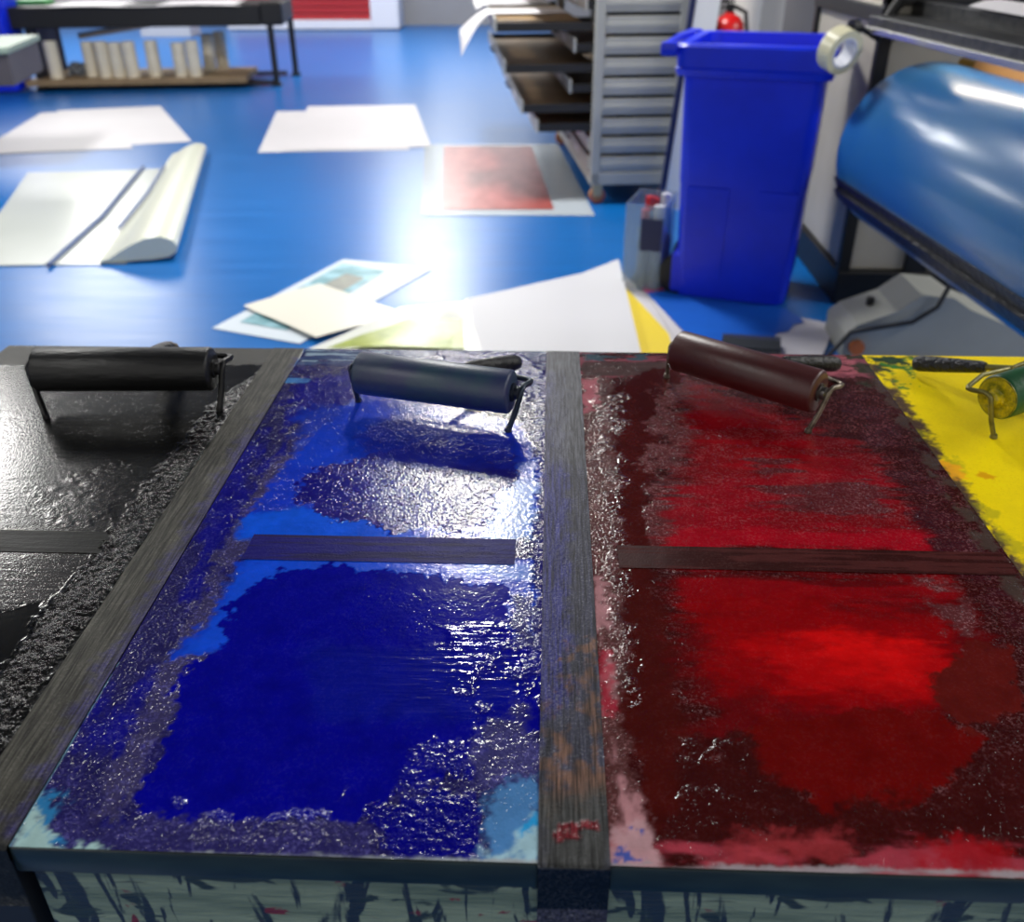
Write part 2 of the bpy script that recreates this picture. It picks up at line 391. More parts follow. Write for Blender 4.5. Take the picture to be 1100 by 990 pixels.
# right wet band
f.lay([(470, 376), (560, 380), (600, 410), (612, 470), (612, 640), (598, 740), (560, 780), (548, 745), (566, 690), (575, 600), (576, 440), (555, 405), (480, 395)], '#120f6c', .012, .008, 60, grain=.9, ridge=.35, rough=.13, disp=.0012, speck=.45)
f.lay([(592, 520), (610, 520), (606, 680), (590, 730), (570, 745), (580, 700), (592, 620)], '#070677', .006, .006, 70, grain=.25, ridge=.25, rough=.14)
# bright upper patch
f.lay([(392, 420), (440, 425), (560, 455), (578, 500), (572, 578), (258, 575), (300, 505), (350, 455)], '#0833c4', .012, .008, 50, grain=.45, rough=.14, stroke=.05)
f.lay([(262, 552), (330, 545), (400, 560), (470, 580), (258, 580)], '#1058e6', .014, .006, 50, grain=.06)
f.lay([(320, 440), (400, 430), (470, 450), (420, 500), (320, 500)], '#0a3fd2', .03, .012, 40, op=.7, grain=.06)
f.lay([(525, 535), (560, 512), (573, 520), (572, 580), (520, 582)], '#79a2ea', .008, .008, 50, op=.85, grain=.35)
f.lay([(530, 500), (575, 495), (574, 520), (530, 520)], '#2c58c8', .008, .006, 50, op=.7, grain=.4)
# darker rolled patch with a torn lower edge
f.lay([(315, 535), (330, 510), (390, 490), (470, 470), (545, 485), (560, 515), (530, 530), (528, 560), (490, 572), (470, 566), (420, 575), (392, 560), (358, 558)], '#120e78', .004, .010, 70, grain=.85, ridge=.03, rough=.06)
f.lay([(380, 470), (430, 440), (560, 470), (560, 500), (500, 500), (400, 500)], '#1424a0', .03, .012, 50, op=.8, grain=.7, rough=.08)
# lower block
f.lay([(262, 598), (570, 604), (574, 660), (560, 700), (230, 700), (190, 705), (240, 640)], '#0a3cc8', .010, .010, 45, grain=.2, rough=.17)
f.lay([(262, 600), (420, 600), (560, 606), (560, 618), (300, 620), (235, 700), (200, 700), (245, 640)], '#0f4fe0', .016, .008, 45, op=.8, grain=.08)
f.lay([(500, 603), (570, 606), (568, 622), (500, 618)], '#5f8ee0', .014, .006, 50, op=.7, grain=.3)
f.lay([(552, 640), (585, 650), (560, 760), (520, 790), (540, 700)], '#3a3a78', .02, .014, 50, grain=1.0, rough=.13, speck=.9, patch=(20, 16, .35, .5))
mm = f.lay([(300, 612), (360, 608), (470, 618), (545, 634), (552, 700), (588, 700), (592, 770), (540, 800), (500, 830), (420, 850), (395, 880), (180, 892), (150, 860), (175, 800), (200, 715), (238, 695), (246, 650)], '#050490', .004, .010, 40, grain=.03, ridge=.012, rough=.10, stroke=.0)
f.lay([(290, 620), (540, 640), (520, 700), (300, 690)], None, .03, .01, 40, ridge=.05, grain=.10)
f.lay([(330, 690), (560, 700), (560, 770), (330, 780)], '#08108c', .03, .012, 30, stroke=.5, patch=(6, 30, .35, .6))
f.lay([(470, 672), (570, 668), (570, 730), (480, 735)], None, .02, .01, 30, stroke=.7, rough=.07)
f.lay([(540, 690), (592, 700), (585, 790), (440, 850), (380, 880), (380, 850), (470, 800)], '#14127c', .02, .016, 50, patch=(30, 26, .48, .62), op=.75, grain=1.1, ridge=.24, rough=.12, speck=.25)
# lower left dull zone and lower edge
f.lay([(40, 885), (170, 880), (400, 885), (405, 928), (40, 925)], '#2c2862', .008, .008, 50, grain=.8, rough=.13, speck=.7)
f.lay([(150, 868), (400, 870), (400, 905), (150, 900)], None, .02, .012, 50, patch=(40, 30, .45, .6), ridge=.4, grain=1.2, rough=.18)
f.lay([(395, 870), (470, 845), (512, 850), (516, 926), (420, 924), (402, 900)], '#08067c', .005, .008, 60, grain=.5, ridge=.32, rough=.13)
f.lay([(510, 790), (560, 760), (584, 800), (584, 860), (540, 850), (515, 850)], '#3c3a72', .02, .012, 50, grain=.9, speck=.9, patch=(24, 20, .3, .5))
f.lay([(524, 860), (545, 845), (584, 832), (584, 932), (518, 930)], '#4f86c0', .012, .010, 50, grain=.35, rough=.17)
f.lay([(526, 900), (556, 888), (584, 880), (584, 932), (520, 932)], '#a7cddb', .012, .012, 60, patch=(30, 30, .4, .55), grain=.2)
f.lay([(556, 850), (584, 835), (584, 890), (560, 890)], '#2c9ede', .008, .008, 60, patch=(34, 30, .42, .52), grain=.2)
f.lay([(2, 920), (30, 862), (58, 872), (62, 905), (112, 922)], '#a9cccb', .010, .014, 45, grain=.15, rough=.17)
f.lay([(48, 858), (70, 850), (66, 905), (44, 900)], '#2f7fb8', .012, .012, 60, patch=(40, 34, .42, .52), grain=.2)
f.lay([(0, 926), (0, 916), (200, 916), (590, 924), (590, 934)], '#a9b1b6', .004, .002, 60, patch=(10, 60, .28, .42), grain=.3)  # pale strip paints the highlight along the slab's near edge
lx = [(2, 922), (9, 912), (127, 712), (122, 708)]
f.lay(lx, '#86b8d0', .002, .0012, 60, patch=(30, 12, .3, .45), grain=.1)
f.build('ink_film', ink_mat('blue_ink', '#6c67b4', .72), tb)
# cross tape
ct = Film(XB0+.07, XB1-.035, at(400, 604, ZT)[1], at(400, 577, ZT)[1], ZT+.0013, .0022, '#140f6e', .40, .2, .02, .4, .12)
ct.lay([(470, 570), (600, 575), (600, 612), (470, 612)], '#2c2c6a', .10, .01, 30, op=.6, grain=.5, speck=.2)
ct.lay([(240, 570), (600, 575), (600, 612), (240, 612)], '#1c1650', .01, .01, 30, patch=(8, 160, .5, .6))
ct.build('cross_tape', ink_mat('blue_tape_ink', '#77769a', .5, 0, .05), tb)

# ---- red
tr = slab(XR0, XR1, 'ink slab coated with tacky crimson red ink')
f = Film(XR0+.001, XR1, Y0+.0012, Y1-.001, ZF, .0018, '#3a0d0c', .15, .5, .03)
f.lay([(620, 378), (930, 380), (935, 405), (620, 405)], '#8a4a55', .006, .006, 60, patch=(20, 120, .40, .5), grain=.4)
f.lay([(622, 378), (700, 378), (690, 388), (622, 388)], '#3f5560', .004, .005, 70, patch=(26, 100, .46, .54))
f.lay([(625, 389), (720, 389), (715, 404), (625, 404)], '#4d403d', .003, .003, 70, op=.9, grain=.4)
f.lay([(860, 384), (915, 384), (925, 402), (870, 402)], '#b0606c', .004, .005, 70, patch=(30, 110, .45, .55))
f.lay([(905, 380), (935, 380), (960, 415), (925, 420)], '#3a3a2c', .008, .008, 70, patch=(30, 50, .4, .5))
# left side: pink edge, glinting strip, smooth brown band
f.lay([(622, 404), (660, 404), (668, 560), (672, 720), (690, 940), (640, 940), (632, 600)], '#55302f', .010, .008, 50, grain=1.0, rough=.13, ridge=.03, speck=.8)
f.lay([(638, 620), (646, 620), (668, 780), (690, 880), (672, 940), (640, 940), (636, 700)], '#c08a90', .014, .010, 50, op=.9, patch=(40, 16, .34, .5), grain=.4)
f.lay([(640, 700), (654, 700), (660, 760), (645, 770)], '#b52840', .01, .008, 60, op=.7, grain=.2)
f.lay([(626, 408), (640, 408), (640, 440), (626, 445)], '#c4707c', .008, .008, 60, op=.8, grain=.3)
f.lay([(640, 430), (672, 420), (672, 470), (668, 560), (678, 640), (690, 760), (672, 760), (656, 640), (650, 520)], None, .012, .008, 60, patch=(60, 40, .42, .55), ridge=.55, grain=1.2, rough=.16)
f.lay([(660, 470), (655, 420), (700, 395), (740, 398), (712, 440), (700, 520), (706, 620), (740, 760), (800, 890), (700, 900), (676, 780), (668, 600)], '#460f0b', .014, .010, 40, grain=.16, rough=.13)
f.lay([(706, 420), (745, 410), (800, 460), (790, 600), (740, 625), (706, 600), (696, 500)], '#5c2a2c', .02, .018, 40, patch=(20, 30, .3, .5), grain=1.0, rough=.13, speck=1.0)
# upper red
f.lay([(745, 412), (870, 455), (935, 490), (985, 560), (1010, 592), (720, 585), (745, 520), (735, 470)], '#7c0c14', .05, .02, 30, wst=(.4, 1.6), grain=.6, speck=.45, rough=.13)
f.lay([(740, 420), (800, 440), (880, 480), (930, 520), (790, 505), (745, 470)], '#900a16', .03, .02, 30, wst=(.4, 2), patch=(7, 40, .36, .54), grain=.4)
f.lay([(720, 520), (960, 500), (1000, 590), (720, 588)], '#8c0a18', .02, .02, 30, wst=(.3, 2), patch=(6, 50, .44, .58), grain=.4, speck=.3)
f.lay([(730, 565), (1000, 572), (1005, 592), (715, 588)], '#a20a1c', .016, .01, 30, wst=(.4, 2), op=.9, grain=.25, speck=.15)
f.lay([(800, 490), (930, 500), (960, 555), (820, 550)], '#5a1c20', .02, .02, 30, wst=(.4, 2), patch=(8, 44, .40, .55), grain=1.0, speck=.7)
f.lay([(900, 430), (930, 420), (1060, 580), (1100, 640), (1100, 680), (1000, 600), (960, 520)], '#40131a', .02, .012, 40, patch=(16, 50, .32, .5), grain=.75, speck=.5)
f.lay([(925, 390), (935, 390), (1100, 625), (1100, 650), (1085, 640)], '#4a3a34', .012, .008, 60, patch=(50, 40, .38, .52), grain=.8, ridge=.15)
# lower block
f.lay([(718, 612), (1015, 616), (1060, 680), (1050, 760), (960, 790), (760, 800), (740, 720)], '#62080c', .04, .02, 30, wst=(.5, 1.5), grain=.35, rough=.13)
f.lay([(720, 612), (1010, 616), (1040, 650), (740, 648)], '#86070f', .02, .014, 30, wst=(.4, 2), patch=(6, 40, .34, .52), grain=.35)
f.lay([(745, 650), (860, 640), (1015, 670), (1040, 745), (930, 770), (770, 740)], '#8a0408', .04, .018, 30, wst=(.5, 1.5), grain=.12, rough=.13)
f.lay([(870, 690), (905, 680), (985, 695), (970, 725), (890, 720)], '#e8100c', .035, .014, 30, wst=(.6, 1.6), op=.95, grain=.03)
f.lay([(800, 690), (980, 685), (1030, 720), (990, 745), (860, 740)], '#c80a0c', .03, .018, 30, wst=(.5, 1.6), op=.6, grain=.05)
f.lay([(985, 615), (1040, 640), (1040, 690), (990, 650)], '#5c2a2c', .02, .014, 40, patch=(24, 30, .34, .5), grain=1.0, speck=1.0)
f.lay([(790, 780), (1000, 760), (1060, 800), (960, 880), (910, 885), (870, 885), (860, 850), (790, 835)], '#650806', .006, .012, 30, grain=.10, rough=.13, stroke=.05)
f.lay([(985, 735), (1040, 690), (1085, 700), (1095, 760), (1040, 780)], '#5c1410', .008, .012, 30, grain=.12, rough=.17)
f.lay([(740, 790), (800, 790), (870, 870), (1000, 860), (1100, 800), (1180, 860), (1180, 930), (700, 920)], '#3a0c0a', .02, .014, 40, grain=.45, rough=.17, patch=(12, 20, .3, .45))
f.lay([(730, 790), (800, 785), (800, 860), (730, 850)], None, .02, .012, 50, patch=(50, 40, .48, .6), ridge=.22, grain=1.0, rough=.16)
f.lay([(655, 905), (1300, 905), (1300, 950), (650, 950)], '#a23a48', .014, .008, 50, wst=(.5, 1.5), patch=(14, 40, .40, .56), grain=.5)
f.lay([(780, 900), (900, 895), (910, 925), (780, 925)], '#b03a40', .02, .01, 50, op=.6, grain=.3)
f.lay([(1000, 905), (1080, 905), (1080, 930), (1000, 930)], '#a01018', .02, .01, 50, op=.8, grain=.2)
f.lay([(652, 885), (700, 890), (730, 940), (648, 940)], '#c89ea4', .012, .012, 50, op=.85, patch=(30, 30, .34, .5), grain=.3)
f.lay([(665, 895), (688, 897), (690, 928), (662, 928)], '#4a5aa8', .006, .010, 70, patch=(50, 50, .44, .52), grain=.2)
f.lay([(648, 926), (648, 936), (1200, 946), (1200, 938)], '#a0949a', .004, .002, 60, patch=(10, 60, .30, .44), grain=.3)  # near-edge highlight of the red slab, painted as a pale strip
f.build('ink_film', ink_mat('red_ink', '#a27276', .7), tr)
ct = Film(XR0+.03, XR1-.004, at(800, 613, ZT)[1], at(800, 589, ZT)[1], ZT+.0013, .0022, '#330e0d', .45, .3, .02, .45, .2)
ct.lay([(600, 580), (720, 580), (720, 620), (600, 620)], '#4a3434', .05, .01, 30, op=.8, grain=.6)
ct.lay([(640, 580), (1100, 580), (1100, 620), (640, 620)], '#4a201f', .01, .01, 30, patch=(8, 180, .5, .6))
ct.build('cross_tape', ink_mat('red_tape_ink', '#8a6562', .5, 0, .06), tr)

# ---- black
tk = slab(XK0, XK1, 'ink slab coated with satin black ink')
f = Film(XK0+.001, XK1-.001, Y0+.0012, Y1-.001, ZF, .0022, '#0e0e0e', .22, .2, .015, .10)
f.lay([(-300, 372), (330, 372), (320, 392), (-300, 392)], '#34332f', .01, .006, 50, grain=.6, rough=.5)
f.lay([(-100, 450), (60, 430), (60, 560), (-100, 560)], '#232323', .05, .02, 30, stroke=.25, grain=.2, rough=.17)
f.lay([(40, 520), (160, 490), (200, 500), (120, 570), (60, 560)], '#151515', .02, .015, 40, stroke=.5, ridge=.12, patch=(16, 20, .35, .5))
f.lay([(-80, 610), (60, 595), (110, 600), (60, 690), (-40, 760), (-80, 760)], '#1e1e1e', .02, .01, 40, stroke=.35, grain=.25, rough=.17)
f.lay([(-80, 665), (35, 650), (45, 680), (20, 725), (-60, 750)], '#040404', .004, .01, 40, grain=.02, ridge=.02, rough=.12, stroke=0)
f.lay([(300, 385), (322, 385), (255, 440), (190, 530), (120, 630), (60, 710), (-30, 850), (-80, 850), (0, 720), (90, 610), (160, 520), (230, 435)], '#161615', .010, .008, 60, grain=1.0, ridge=.75, rough=.13, disp=.003)
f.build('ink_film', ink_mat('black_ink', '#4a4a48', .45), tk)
ct = Film(XK0+.02, XK1-.03, at(60, 594, ZT)[1], at(60, 571, ZT)[1], ZT+.0013, .0024, '#0d0d0d', .40, .2, .05, .8, .1)
ct.build('cross_tape', ink_mat('black_tape_ink', '#3a3a3a', .4, 0, .12), tk)

# ---- yellow
ty = slab(XY0, XY1, 'ink slab coated with bright yellow ink')
f = Film(XY0, XY1-.001, Y0+.0012, Y1-.001, ZF, .0022, '#ffe200', .35, .05, .008, .10)
f.lay([(915, 376), (935, 376), (960, 410), (1000, 470), (1120, 640), (1085, 640), (1020, 530)], '#4f3a30', .014, .008, 60, grain=.7, speck=.3, patch=(50, 40, .30, .46))
f.lay([(925, 376), (985, 376), (975, 392), (945, 400)], '#26402a', .012, .014, 50, patch=(30, 60, .40, .52), grain=.3)
f.lay([(950, 392), (985, 385), (975, 420), (965, 418)], '#2f7a34', .012, .012, 60, patch=(40, 60, .42, .55))
f.lay([(985, 460), (1030, 520), (1110, 630), (1100, 590), (1050, 520), (1010, 470)], '#a09a18', .012, .008, 60, op=.55, patch=(40, 30, .46, .58))
f.lay([(1010, 495), (1032, 500), (1040, 515), (1020, 515)], '#ffb020', .008, .006, 60, op=.8)
f.lay([(1050, 505), (1072, 512), (1068, 516), (1050, 512)], '#e8a000', .004, .003, 60, op=.9)
f.lay([(935, 376), (1200, 376), (1200, 382), (935, 383)], '#e0c820', .004, .004, 60, grain=.4, patch=(20, 100, .4, .5))
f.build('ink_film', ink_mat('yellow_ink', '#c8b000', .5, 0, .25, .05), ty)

# ---- joint tapes
def joint_tape(x0, x1, col, label, lays, speck):
    f = Film(x0, x1, Y0-.07, Y1-.001, ZT+.0016, .0018, col, .5, .3, .01, speck=.45)
    for l in lays: f.lay(**l)
    t = f.build('joint_tape', ink_mat('tape_ink', speck, .6, 1.0, .2), None, fold=Y0-.0008)
    return tag(t, label, 'tape strip', 'tape strips over the slab joints')
joint_tape(XB1-.004, XR0+.001, '#2f3040', 'grey ink-stained tape over the joint between blue and red slabs', [
    dict(poly=[(580, 400), (607, 400), (612, 740), (575, 800)], col='#2b2c66', soft=.02, grain=.8, speck=.6),
    dict(poly=[(580, 372), (630, 372), (632, 500), (585, 500)], col='#55565c', soft=.05, op=.8),
    dict(poly=[(600, 715), (650, 690), (652, 860), (590, 880)], col='#5e4438', soft=.02, warp=.02, patch=(30, 20, .42, .52)),
    dict(poly=[(575, 860), (660, 850), (660, 960), (575, 960)], col='#3b3c3a', soft=.03, op=.9, grain=.4),
    dict(poly=[(600, 885), (622, 885), (624, 902), (600, 904)], col='#6e2a30', soft=.003, warp=.004, ridge=.5, grain=.2, rough=.12, patch=(50, 50, .38, .46)),
    dict(poly=[(622, 882), (642, 882), (642, 892), (622, 892)], col='#6e2a30', soft=.003, warp=.004, ridge=.5, grain=.2, rough=.12, patch=(50, 50, .38, .46)),
    dict(poly=[(570, 933), (665, 934), (665, 1000), (570, 1000)], col='#10141c', soft=.004, warp=.001, grain=.1, rough=.17)], '#8a8a90')
joint_tape(XK1-.002, XB0+.0006, '#3b3a34', 'dark olive-grey tape over the joint between black and blue slabs', [
    dict(poly=[(262, 470), (305, 420), (318, 385), (345, 385), (140, 710), (30, 900), (10, 900), (60, 800)], col='#2b2758', soft=.022, warp=.012, op=.85, grain=.9, speck=.8),
    dict(poly=[(-80, 905), (10, 905), (10, 1000), (-80, 1000)], col='#14171a', soft=.02)], '#6d6b66')

# ================================================================== BRAYERS
steel = mat('inky_wire', '#3a3a40', .35, .6, col2='#1b1b20', vscale=60)
def brayer(label, A, B, feet, butt, r, rub, wirem, handm, hub_m, wr=.0034, grp='brayers resting on the ink slabs'):
    A, B, butt = Vector(A), Vector(B), Vector(butt)
    ax = (B-A).normalized(); mid = (A+B)/2; Lh = (B-A).length
    hd = Vector((butt.x-mid.x, butt.y-mid.y, 0)).normalized()
    bk = Vector((-ax.y, ax.x, 0));  bk = bk if bk.y > 0 else -bk
    t = thing('brayer', label, 'ink roller', (mid.x, mid.y, ZT), 0, grp)
    MB().lathe([(0, .006), (0, r-.004), (.0015, r-.0012), (.004, r), (Lh-.004, r), (Lh-.0015, r-.0012), (Lh, r-.004), (Lh, .006)], A, ax, 48).build('roller', rub, t, True, 50)
    for P, s in ((A, -1), (B, 1)):
        MB().lathe([(0, 0), (0, .013), (.003, .013), (.004, .009), (.009, .009), (.011, .006), (.011, 0)], P+ax*s*.0002, ax*s, 20).build('hub', hub_m, t, True)
    yk = mid + bk*(r+.030) + Vector((0, 0, -.006))
    for (P, s, ft) in ((A, -1, feet[0]), (B, 1, feet[1])):
        o = P + ax*s*.013; ft = Vector(ft)
        k0 = o + bk*.033 + ax*s*.004 + Vector((0, 0, .004))
        sm = [ft + Vector((0, 0, .002)), ft.lerp(o, .5) + Vector((0, 0, -.003)), ft.lerp(o, .86), o + Vector((0, 0, .002)), o + bk*.004 + Vector((0, 0, .005)), o + bk*.012 + Vector((0, 0, .006)), k0 - bk*.006, k0, k0 + bk*.004 - ax*s*.006, k0.lerp(yk, .5) + bk*.012, k0.lerp(yk, .85) + bk*.004, yk]
        MB().tube(sm, wr, 10).lathe([(0, 0), (0, .005), (.002, .0052), (.006, .004), (.007, 0)], ft, (0, 0, 1), 12).build('frame_arm', wirem, t, True)
    d = (butt-yk).normalized(); L2 = (butt-yk).length
    MB().lathe([(-.004, 0), (-.004, .005), (L2*.3, .0045)], yk, d, 12).build('shank', wirem, t, True)
    q0 = L2*.24
    MB().lathe([(q0, 0), (q0, .007), (q0+.006, .009), (L2*.5, .0105), (L2*.75, .012), (L2*.93, .0122), (L2*.985, .010), (L2, .004), (L2, 0)], yk, d, 20).build('handle', handm, t, True, 60)
    return t
ZA = ZT+.056
def P(px, py, z): return at(px, py, z)
rubber_k = mat('black_inked_rubber', '#171717', .42, col2='#0e0e0e', vscale=30, stretch=(.3, 1, 1), bump=.15, bscale=150)
rubber_b = mat('navy_rubber', '#262a58', .42, spec=.8, col2='#284456', vscale=18, bump=.05, bscale=200)  # teal second tone paints the roller's sheen into the rubber colour
rubber_r = mat('maroon_rubber', '#4c1c1c', .4, spec=.7, col2='#401414', vscale=18, bump=.05, bscale=200)
rubber_y = mat('green_inked_rubber', '#1f5a34', .4, col2='#143c22', vscale=12, bump=.1, bscale=100)
hk = mat('black_handle', '#141414', .45, bump=.4, bscale=120)
hwire = mat('brass_wire', '#938878', .35, .6, col2='#3a3026', vscale=50)
ywire = mat('yellowed_wire', '#8a8448', .35, .5, col2='#605a30', vscale=60)
yend = mat('yellow_inked_hub', '#d8c010', .4, col2='#7a7a10', vscale=90, bump=.4, bscale=120)
brayer('black rubber roller on the black ink slab', P(40, 397, ZA), P(229, 396, ZA), (P(50, 449, ZT+.001), P(236, 441, ZT+.001)), P(182, 374, ZT+.020), .0315, rubber_k, mat('black_wire', '#131313', .4, .3), hk, mat('black_hub', '#121212', .5), .0046)
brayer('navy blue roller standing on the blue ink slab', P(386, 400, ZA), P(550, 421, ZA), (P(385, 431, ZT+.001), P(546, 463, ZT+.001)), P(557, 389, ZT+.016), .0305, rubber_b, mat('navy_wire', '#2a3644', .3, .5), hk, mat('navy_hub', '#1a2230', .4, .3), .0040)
brayer('maroon roller standing on the red ink slab', P(728, 376, ZA), P(880, 421, ZA), (P(716, 405, ZT+.001), P(868, 464, ZT+.001)), P(900, 391, ZT+.016), .0305, rubber_r, hwire, hk, mat('steel_hub', '#5a5654', .3, .7))
yA = P(1071, 427, ZA); yB = yA + Vector((.84, .50, 0)).normalized()*.225
hb = brayer('green roller with a yellow end on the yellow ink slab', yA, yB, (P(1067, 470, ZT+.001), yB + Vector((-.01, -.03, -.055))), P(981, 390, ZT+.016), .0305, rubber_y, ywire, mat('inky_navy_handle', '#161a26', .35, bump=.8, bscale=140), yend)
axy = (yB-yA).normalized()
MB().lathe([(0, .0262), (0, .0268), (-.0006, .0268), (-.0012, .012), (-.0006, .010)], yA, axy, 40).build('end_ring', yend, hb, True)
MB().lathe([(.001, .0285), (-.0006, .0285), (-.0006, .0262), (.001, .0262)], yA, axy, 40).build('end_rim', mat('dark_green_rim', '#16381e', .4, col2='#c0b010', vscale=70), hb, True)

# wing nut on the black brayer's axle and crusts of dried ink at the table's far edge
crust = mat('dried_ink_crust', '#7d7468', .7, col2='#2a2826', vscale=80, bump=.8, bscale=100)
def lump(label, px, py, sx, sy, sz):
    c = P(px, py, ZT); mb = MB(); bmesh.ops.create_icosphere(mb.bm, subdivisions=3, radius=1)
    for v in mb.bm.verts:
        k = .75+.5*float(vnoise(np.array(v.co.x*2.3+px), np.array(v.co.y*2.3+v.co.z*3), 5))
        v.co = Vector((v.co.x*sx*k, v.co.y*sy*k, max(v.co.z, -.15)*sz*k)) + c + Vector((0, 0, sz*.15))
    o = mb.build('dried_ink_lump', crust, None, True); tag(o, label, 'dried ink')
lump('crust of grey dried ink behind the black roller', 184, 374, .014, .008, .010)

# ================================================================== FLOOR SHEETS
paper = mat('white_paper', '#cfccd0', .55, var=.04, vscale=3)
film_white = mat('milky_film', '#c2c7c2', .22, var=.05, vscale=1.2, bump=.25, bscale=1.5)
def sheet_pts(cs, z, n=12, wave=.004, seed=0, lift=None):
    a, b, c, d = [at(*p, 0) for p in cs]; G = []
    for i in range(n+1):
        row = []
        for j in range(n+1):
            u, v = i/n, j/n
            p = (a*(1-u)+b*u)*(1-v) + (d*(1-u)+c*u)*v
            h = z + wave*float(fbm(np.array(p.x*3.), np.array(p.y*3.), seed, 2))
            if lift: h += lift(u, v)
            row.append(Vector((p.x, p.y, h)))
        G.append(row)
    return G
def sheet(name, label, cat, cs, z, m, wave=.004, seed=0, lift=None, group=None, th=.0008):
    o = MB().grid(sheet_pts(cs, z, 12, wave, seed, lift), th).build(name, m, None, True); tag(o, label, cat, group); return o
g1 = 'white paper sheets drying on the floor'
sheet('paper_sheet', 'left of two overlapping white sheets lying before the dark shelf table', 'paper sheet', [(-30, 167), (143, 160), (112, 118), (44, 122)], .004, paper, group=g1)
sheet('paper_sheet', 'right of two overlapping white sheets lying before the dark shelf table', 'paper sheet', [(55, 161), (206, 152), (172, 114), (62, 119)], .002, paper, .001, group=g1)
sheet('paper_sheet', 'white sheet with its left edge out from under another, mid floor', 'paper sheet', [(277, 164), (440, 161), (420, 118), (297, 120)], .002, paper, .001, group=g1)
sheet('paper_sheet', 'white sheet lying on top of another in the middle of the floor', 'paper sheet', [(305, 163), (463, 158), (446, 113), (331, 115)], .005, paper, .003, group=g1)
clear_film = clear_mat('clear_film', '#d4dde2', .55, .18)
o = sheet('film_sheet', 'clear plastic sheet with a red print beside the drawer cabinet', 'plastic sheet', [(452, 232), (639, 232), (599, 155), (456, 156)], .003, clear_film, .002)
pr = mat('red_print', '#8c2c26', .3, col2='#a8524a', vscale=5, stretch=(2, 1, 1))
MB().grid(sheet_pts([(475, 226), (595, 226), (571, 158), (477, 158)], .0062, 10, .0012), .0004).build('red_print', pr, o)
# the big rolled film
D0, D1 = at(165, 281, 0), at(217, 166, 0); ax = (D1-D0).normalized(); un = Vector((ax.y, -ax.x, 0))
big = thing('rolled_film', 'large white plastic film with a thick rolled edge on the blue floor', 'plastic film', D0)
LenD = (D1-D0).length
mb = MB().grid(sheet_pts([(-40, 287), (136, 284), (172, 182), (30, 186)], .003, 14, .006, 3), .001); mb.build('flat_film', film_white, big, True)
prof = [(-.14, .010), (-.09, .02), (-.03, .055), (.03, .085), (.10, .112), (.17, .118), (.225, .10), (.25, .068), (.24, .035), (.20, .012), (.12, .004), (0, .003), (-.08, .003), (-.14, .004)]
mr_ = MB(); n = len(prof); ns = 10; vs = []; fs = []
for k in range(ns+1):
    q = k/ns; c = D0 + ax*LenD*q; s_ = 1 - .35*q
    for (u, z) in prof: vs.append(c + un*(u*s_ - .12) + Vector((0, 0, .008 + z*s_)))
for k in range(ns):
    for i in range(n): fs.append((k*n+i, k*n+(i+1) % n, (k+1)*n+(i+1) % n, (k+1)*n+i))
fs += [tuple(range(n)), tuple(reversed(range(ns*n, ns*n+n)))]
mr_._add(vs, fs); mr_.build('roll', mat('rolled_film_cream', '#d9dccb', .25, bump=.15, bscale=3), big, True, 60)
edge = mat('film_blue_edge', '#5a6a92', .4)
MB().tube([D0 + un*-.50 + Vector((0, 0, .016)), D0 + ax*.9 + un*-.40 + Vector((0, 0, .02)), D0 + ax*LenD*.84 + un*-.36 + Vector((0, 0, .018))], .012, 8).build('folded_edge', edge, big, True)
MB().tube([D0 + ax*.55 + un*-.25 + Vector((0, 0, .036)), D0 + ax*1.3 + un*-.2 + Vector((0, 0, .045)), D0 + ax*LenD*.8 + un*-.2 + Vector((0, 0, .04))], .010, 8).build('folded_edge', edge, big, True)
# near sheets behind the table
printm = mat('teal_print', '#5f8f98', .4, col2='#9fc9d6', vscale=7, stretch=(1, 1.6, 1))
o = sheet('printed_sheet', 'pale sheet with a teal printed picture, partly under a cream sheet', 'printed sheet', [(228, 353), (322, 370), (465, 289), (369, 279)], .003, mat('pale_print_paper', '#c9d3dc', .4), .002)
MB().grid(sheet_pts([(258, 347), (308, 356), (415, 292), (368, 284)], .0062, 10, .001), .0004).build('teal_picture', printm, o)
MB().grid(sheet_pts([(318, 322), (345, 328), (392, 300), (372, 295)], .0076, 6, .0005), .0003).build('grey_picture', mat('grey_print', '#7f8280', .45, col2='#9a9c90', vscale=9), o)
sheet('cream_sheet', 'plain cream sheet lying across the teal printed sheet', 'paper sheet', [(262, 332), (340, 368), (436, 341), (344, 309)], .014, mat('cream_paper', '#e2dfd2', .3), .012, 2)
o = sheet('film_sheet', 'crinkled clear plastic sheet with a green printed band', 'plastic sheet', [(310, 392), (520, 392), (502, 329), (430, 338)], .010, clear_mat('clear_wrap', '#eceee6', .8, .15), .03, 8)
MB().grid(sheet_pts([(352, 384), (500, 384), (497, 352), (440, 352)], .034, 10, .02, 4), .0005).build('green_band', mat('green_print', '#6f8226', .3, col2='#a8b45c', vscale=7), o)
o = sheet('poster', 'yellow and white printed poster half covered by the big white board sheet', 'poster', [(640, 400), (760, 400), (742, 357), (664, 291)], .006, paper, .001)
MB().grid(sheet_pts([(660, 399), (728, 399), (718, 360), (668, 306)], .0085, 8, .001), .0005).build('yellow_print', mat('yellow_print', '#f2d63c', .45), o)
sheet('card_sheet', 'big plain white sheet lying behind the blue and red slabs', 'paper sheet', [(494, 400), (690, 400), (664, 288), (500, 325)], .016, mat('white_card', '#cdcdd1', .55), .002, 3, lambda u, v: .03*max(0, u-.75)/.25)
o = sheet('poster', 'white-bordered poster with a big blue print in front of the blue bin', 'poster', [(752, 410), (872, 410), (897, 352), (688, 308)], .012, paper, .004)
bpx = [(694, 318), (722, 315), (800, 318), (832, 330), (858, 344), (863, 350), (852, 353), (846, 360), (834, 362), (824, 372), (810, 378), (770, 386), (745, 372)]
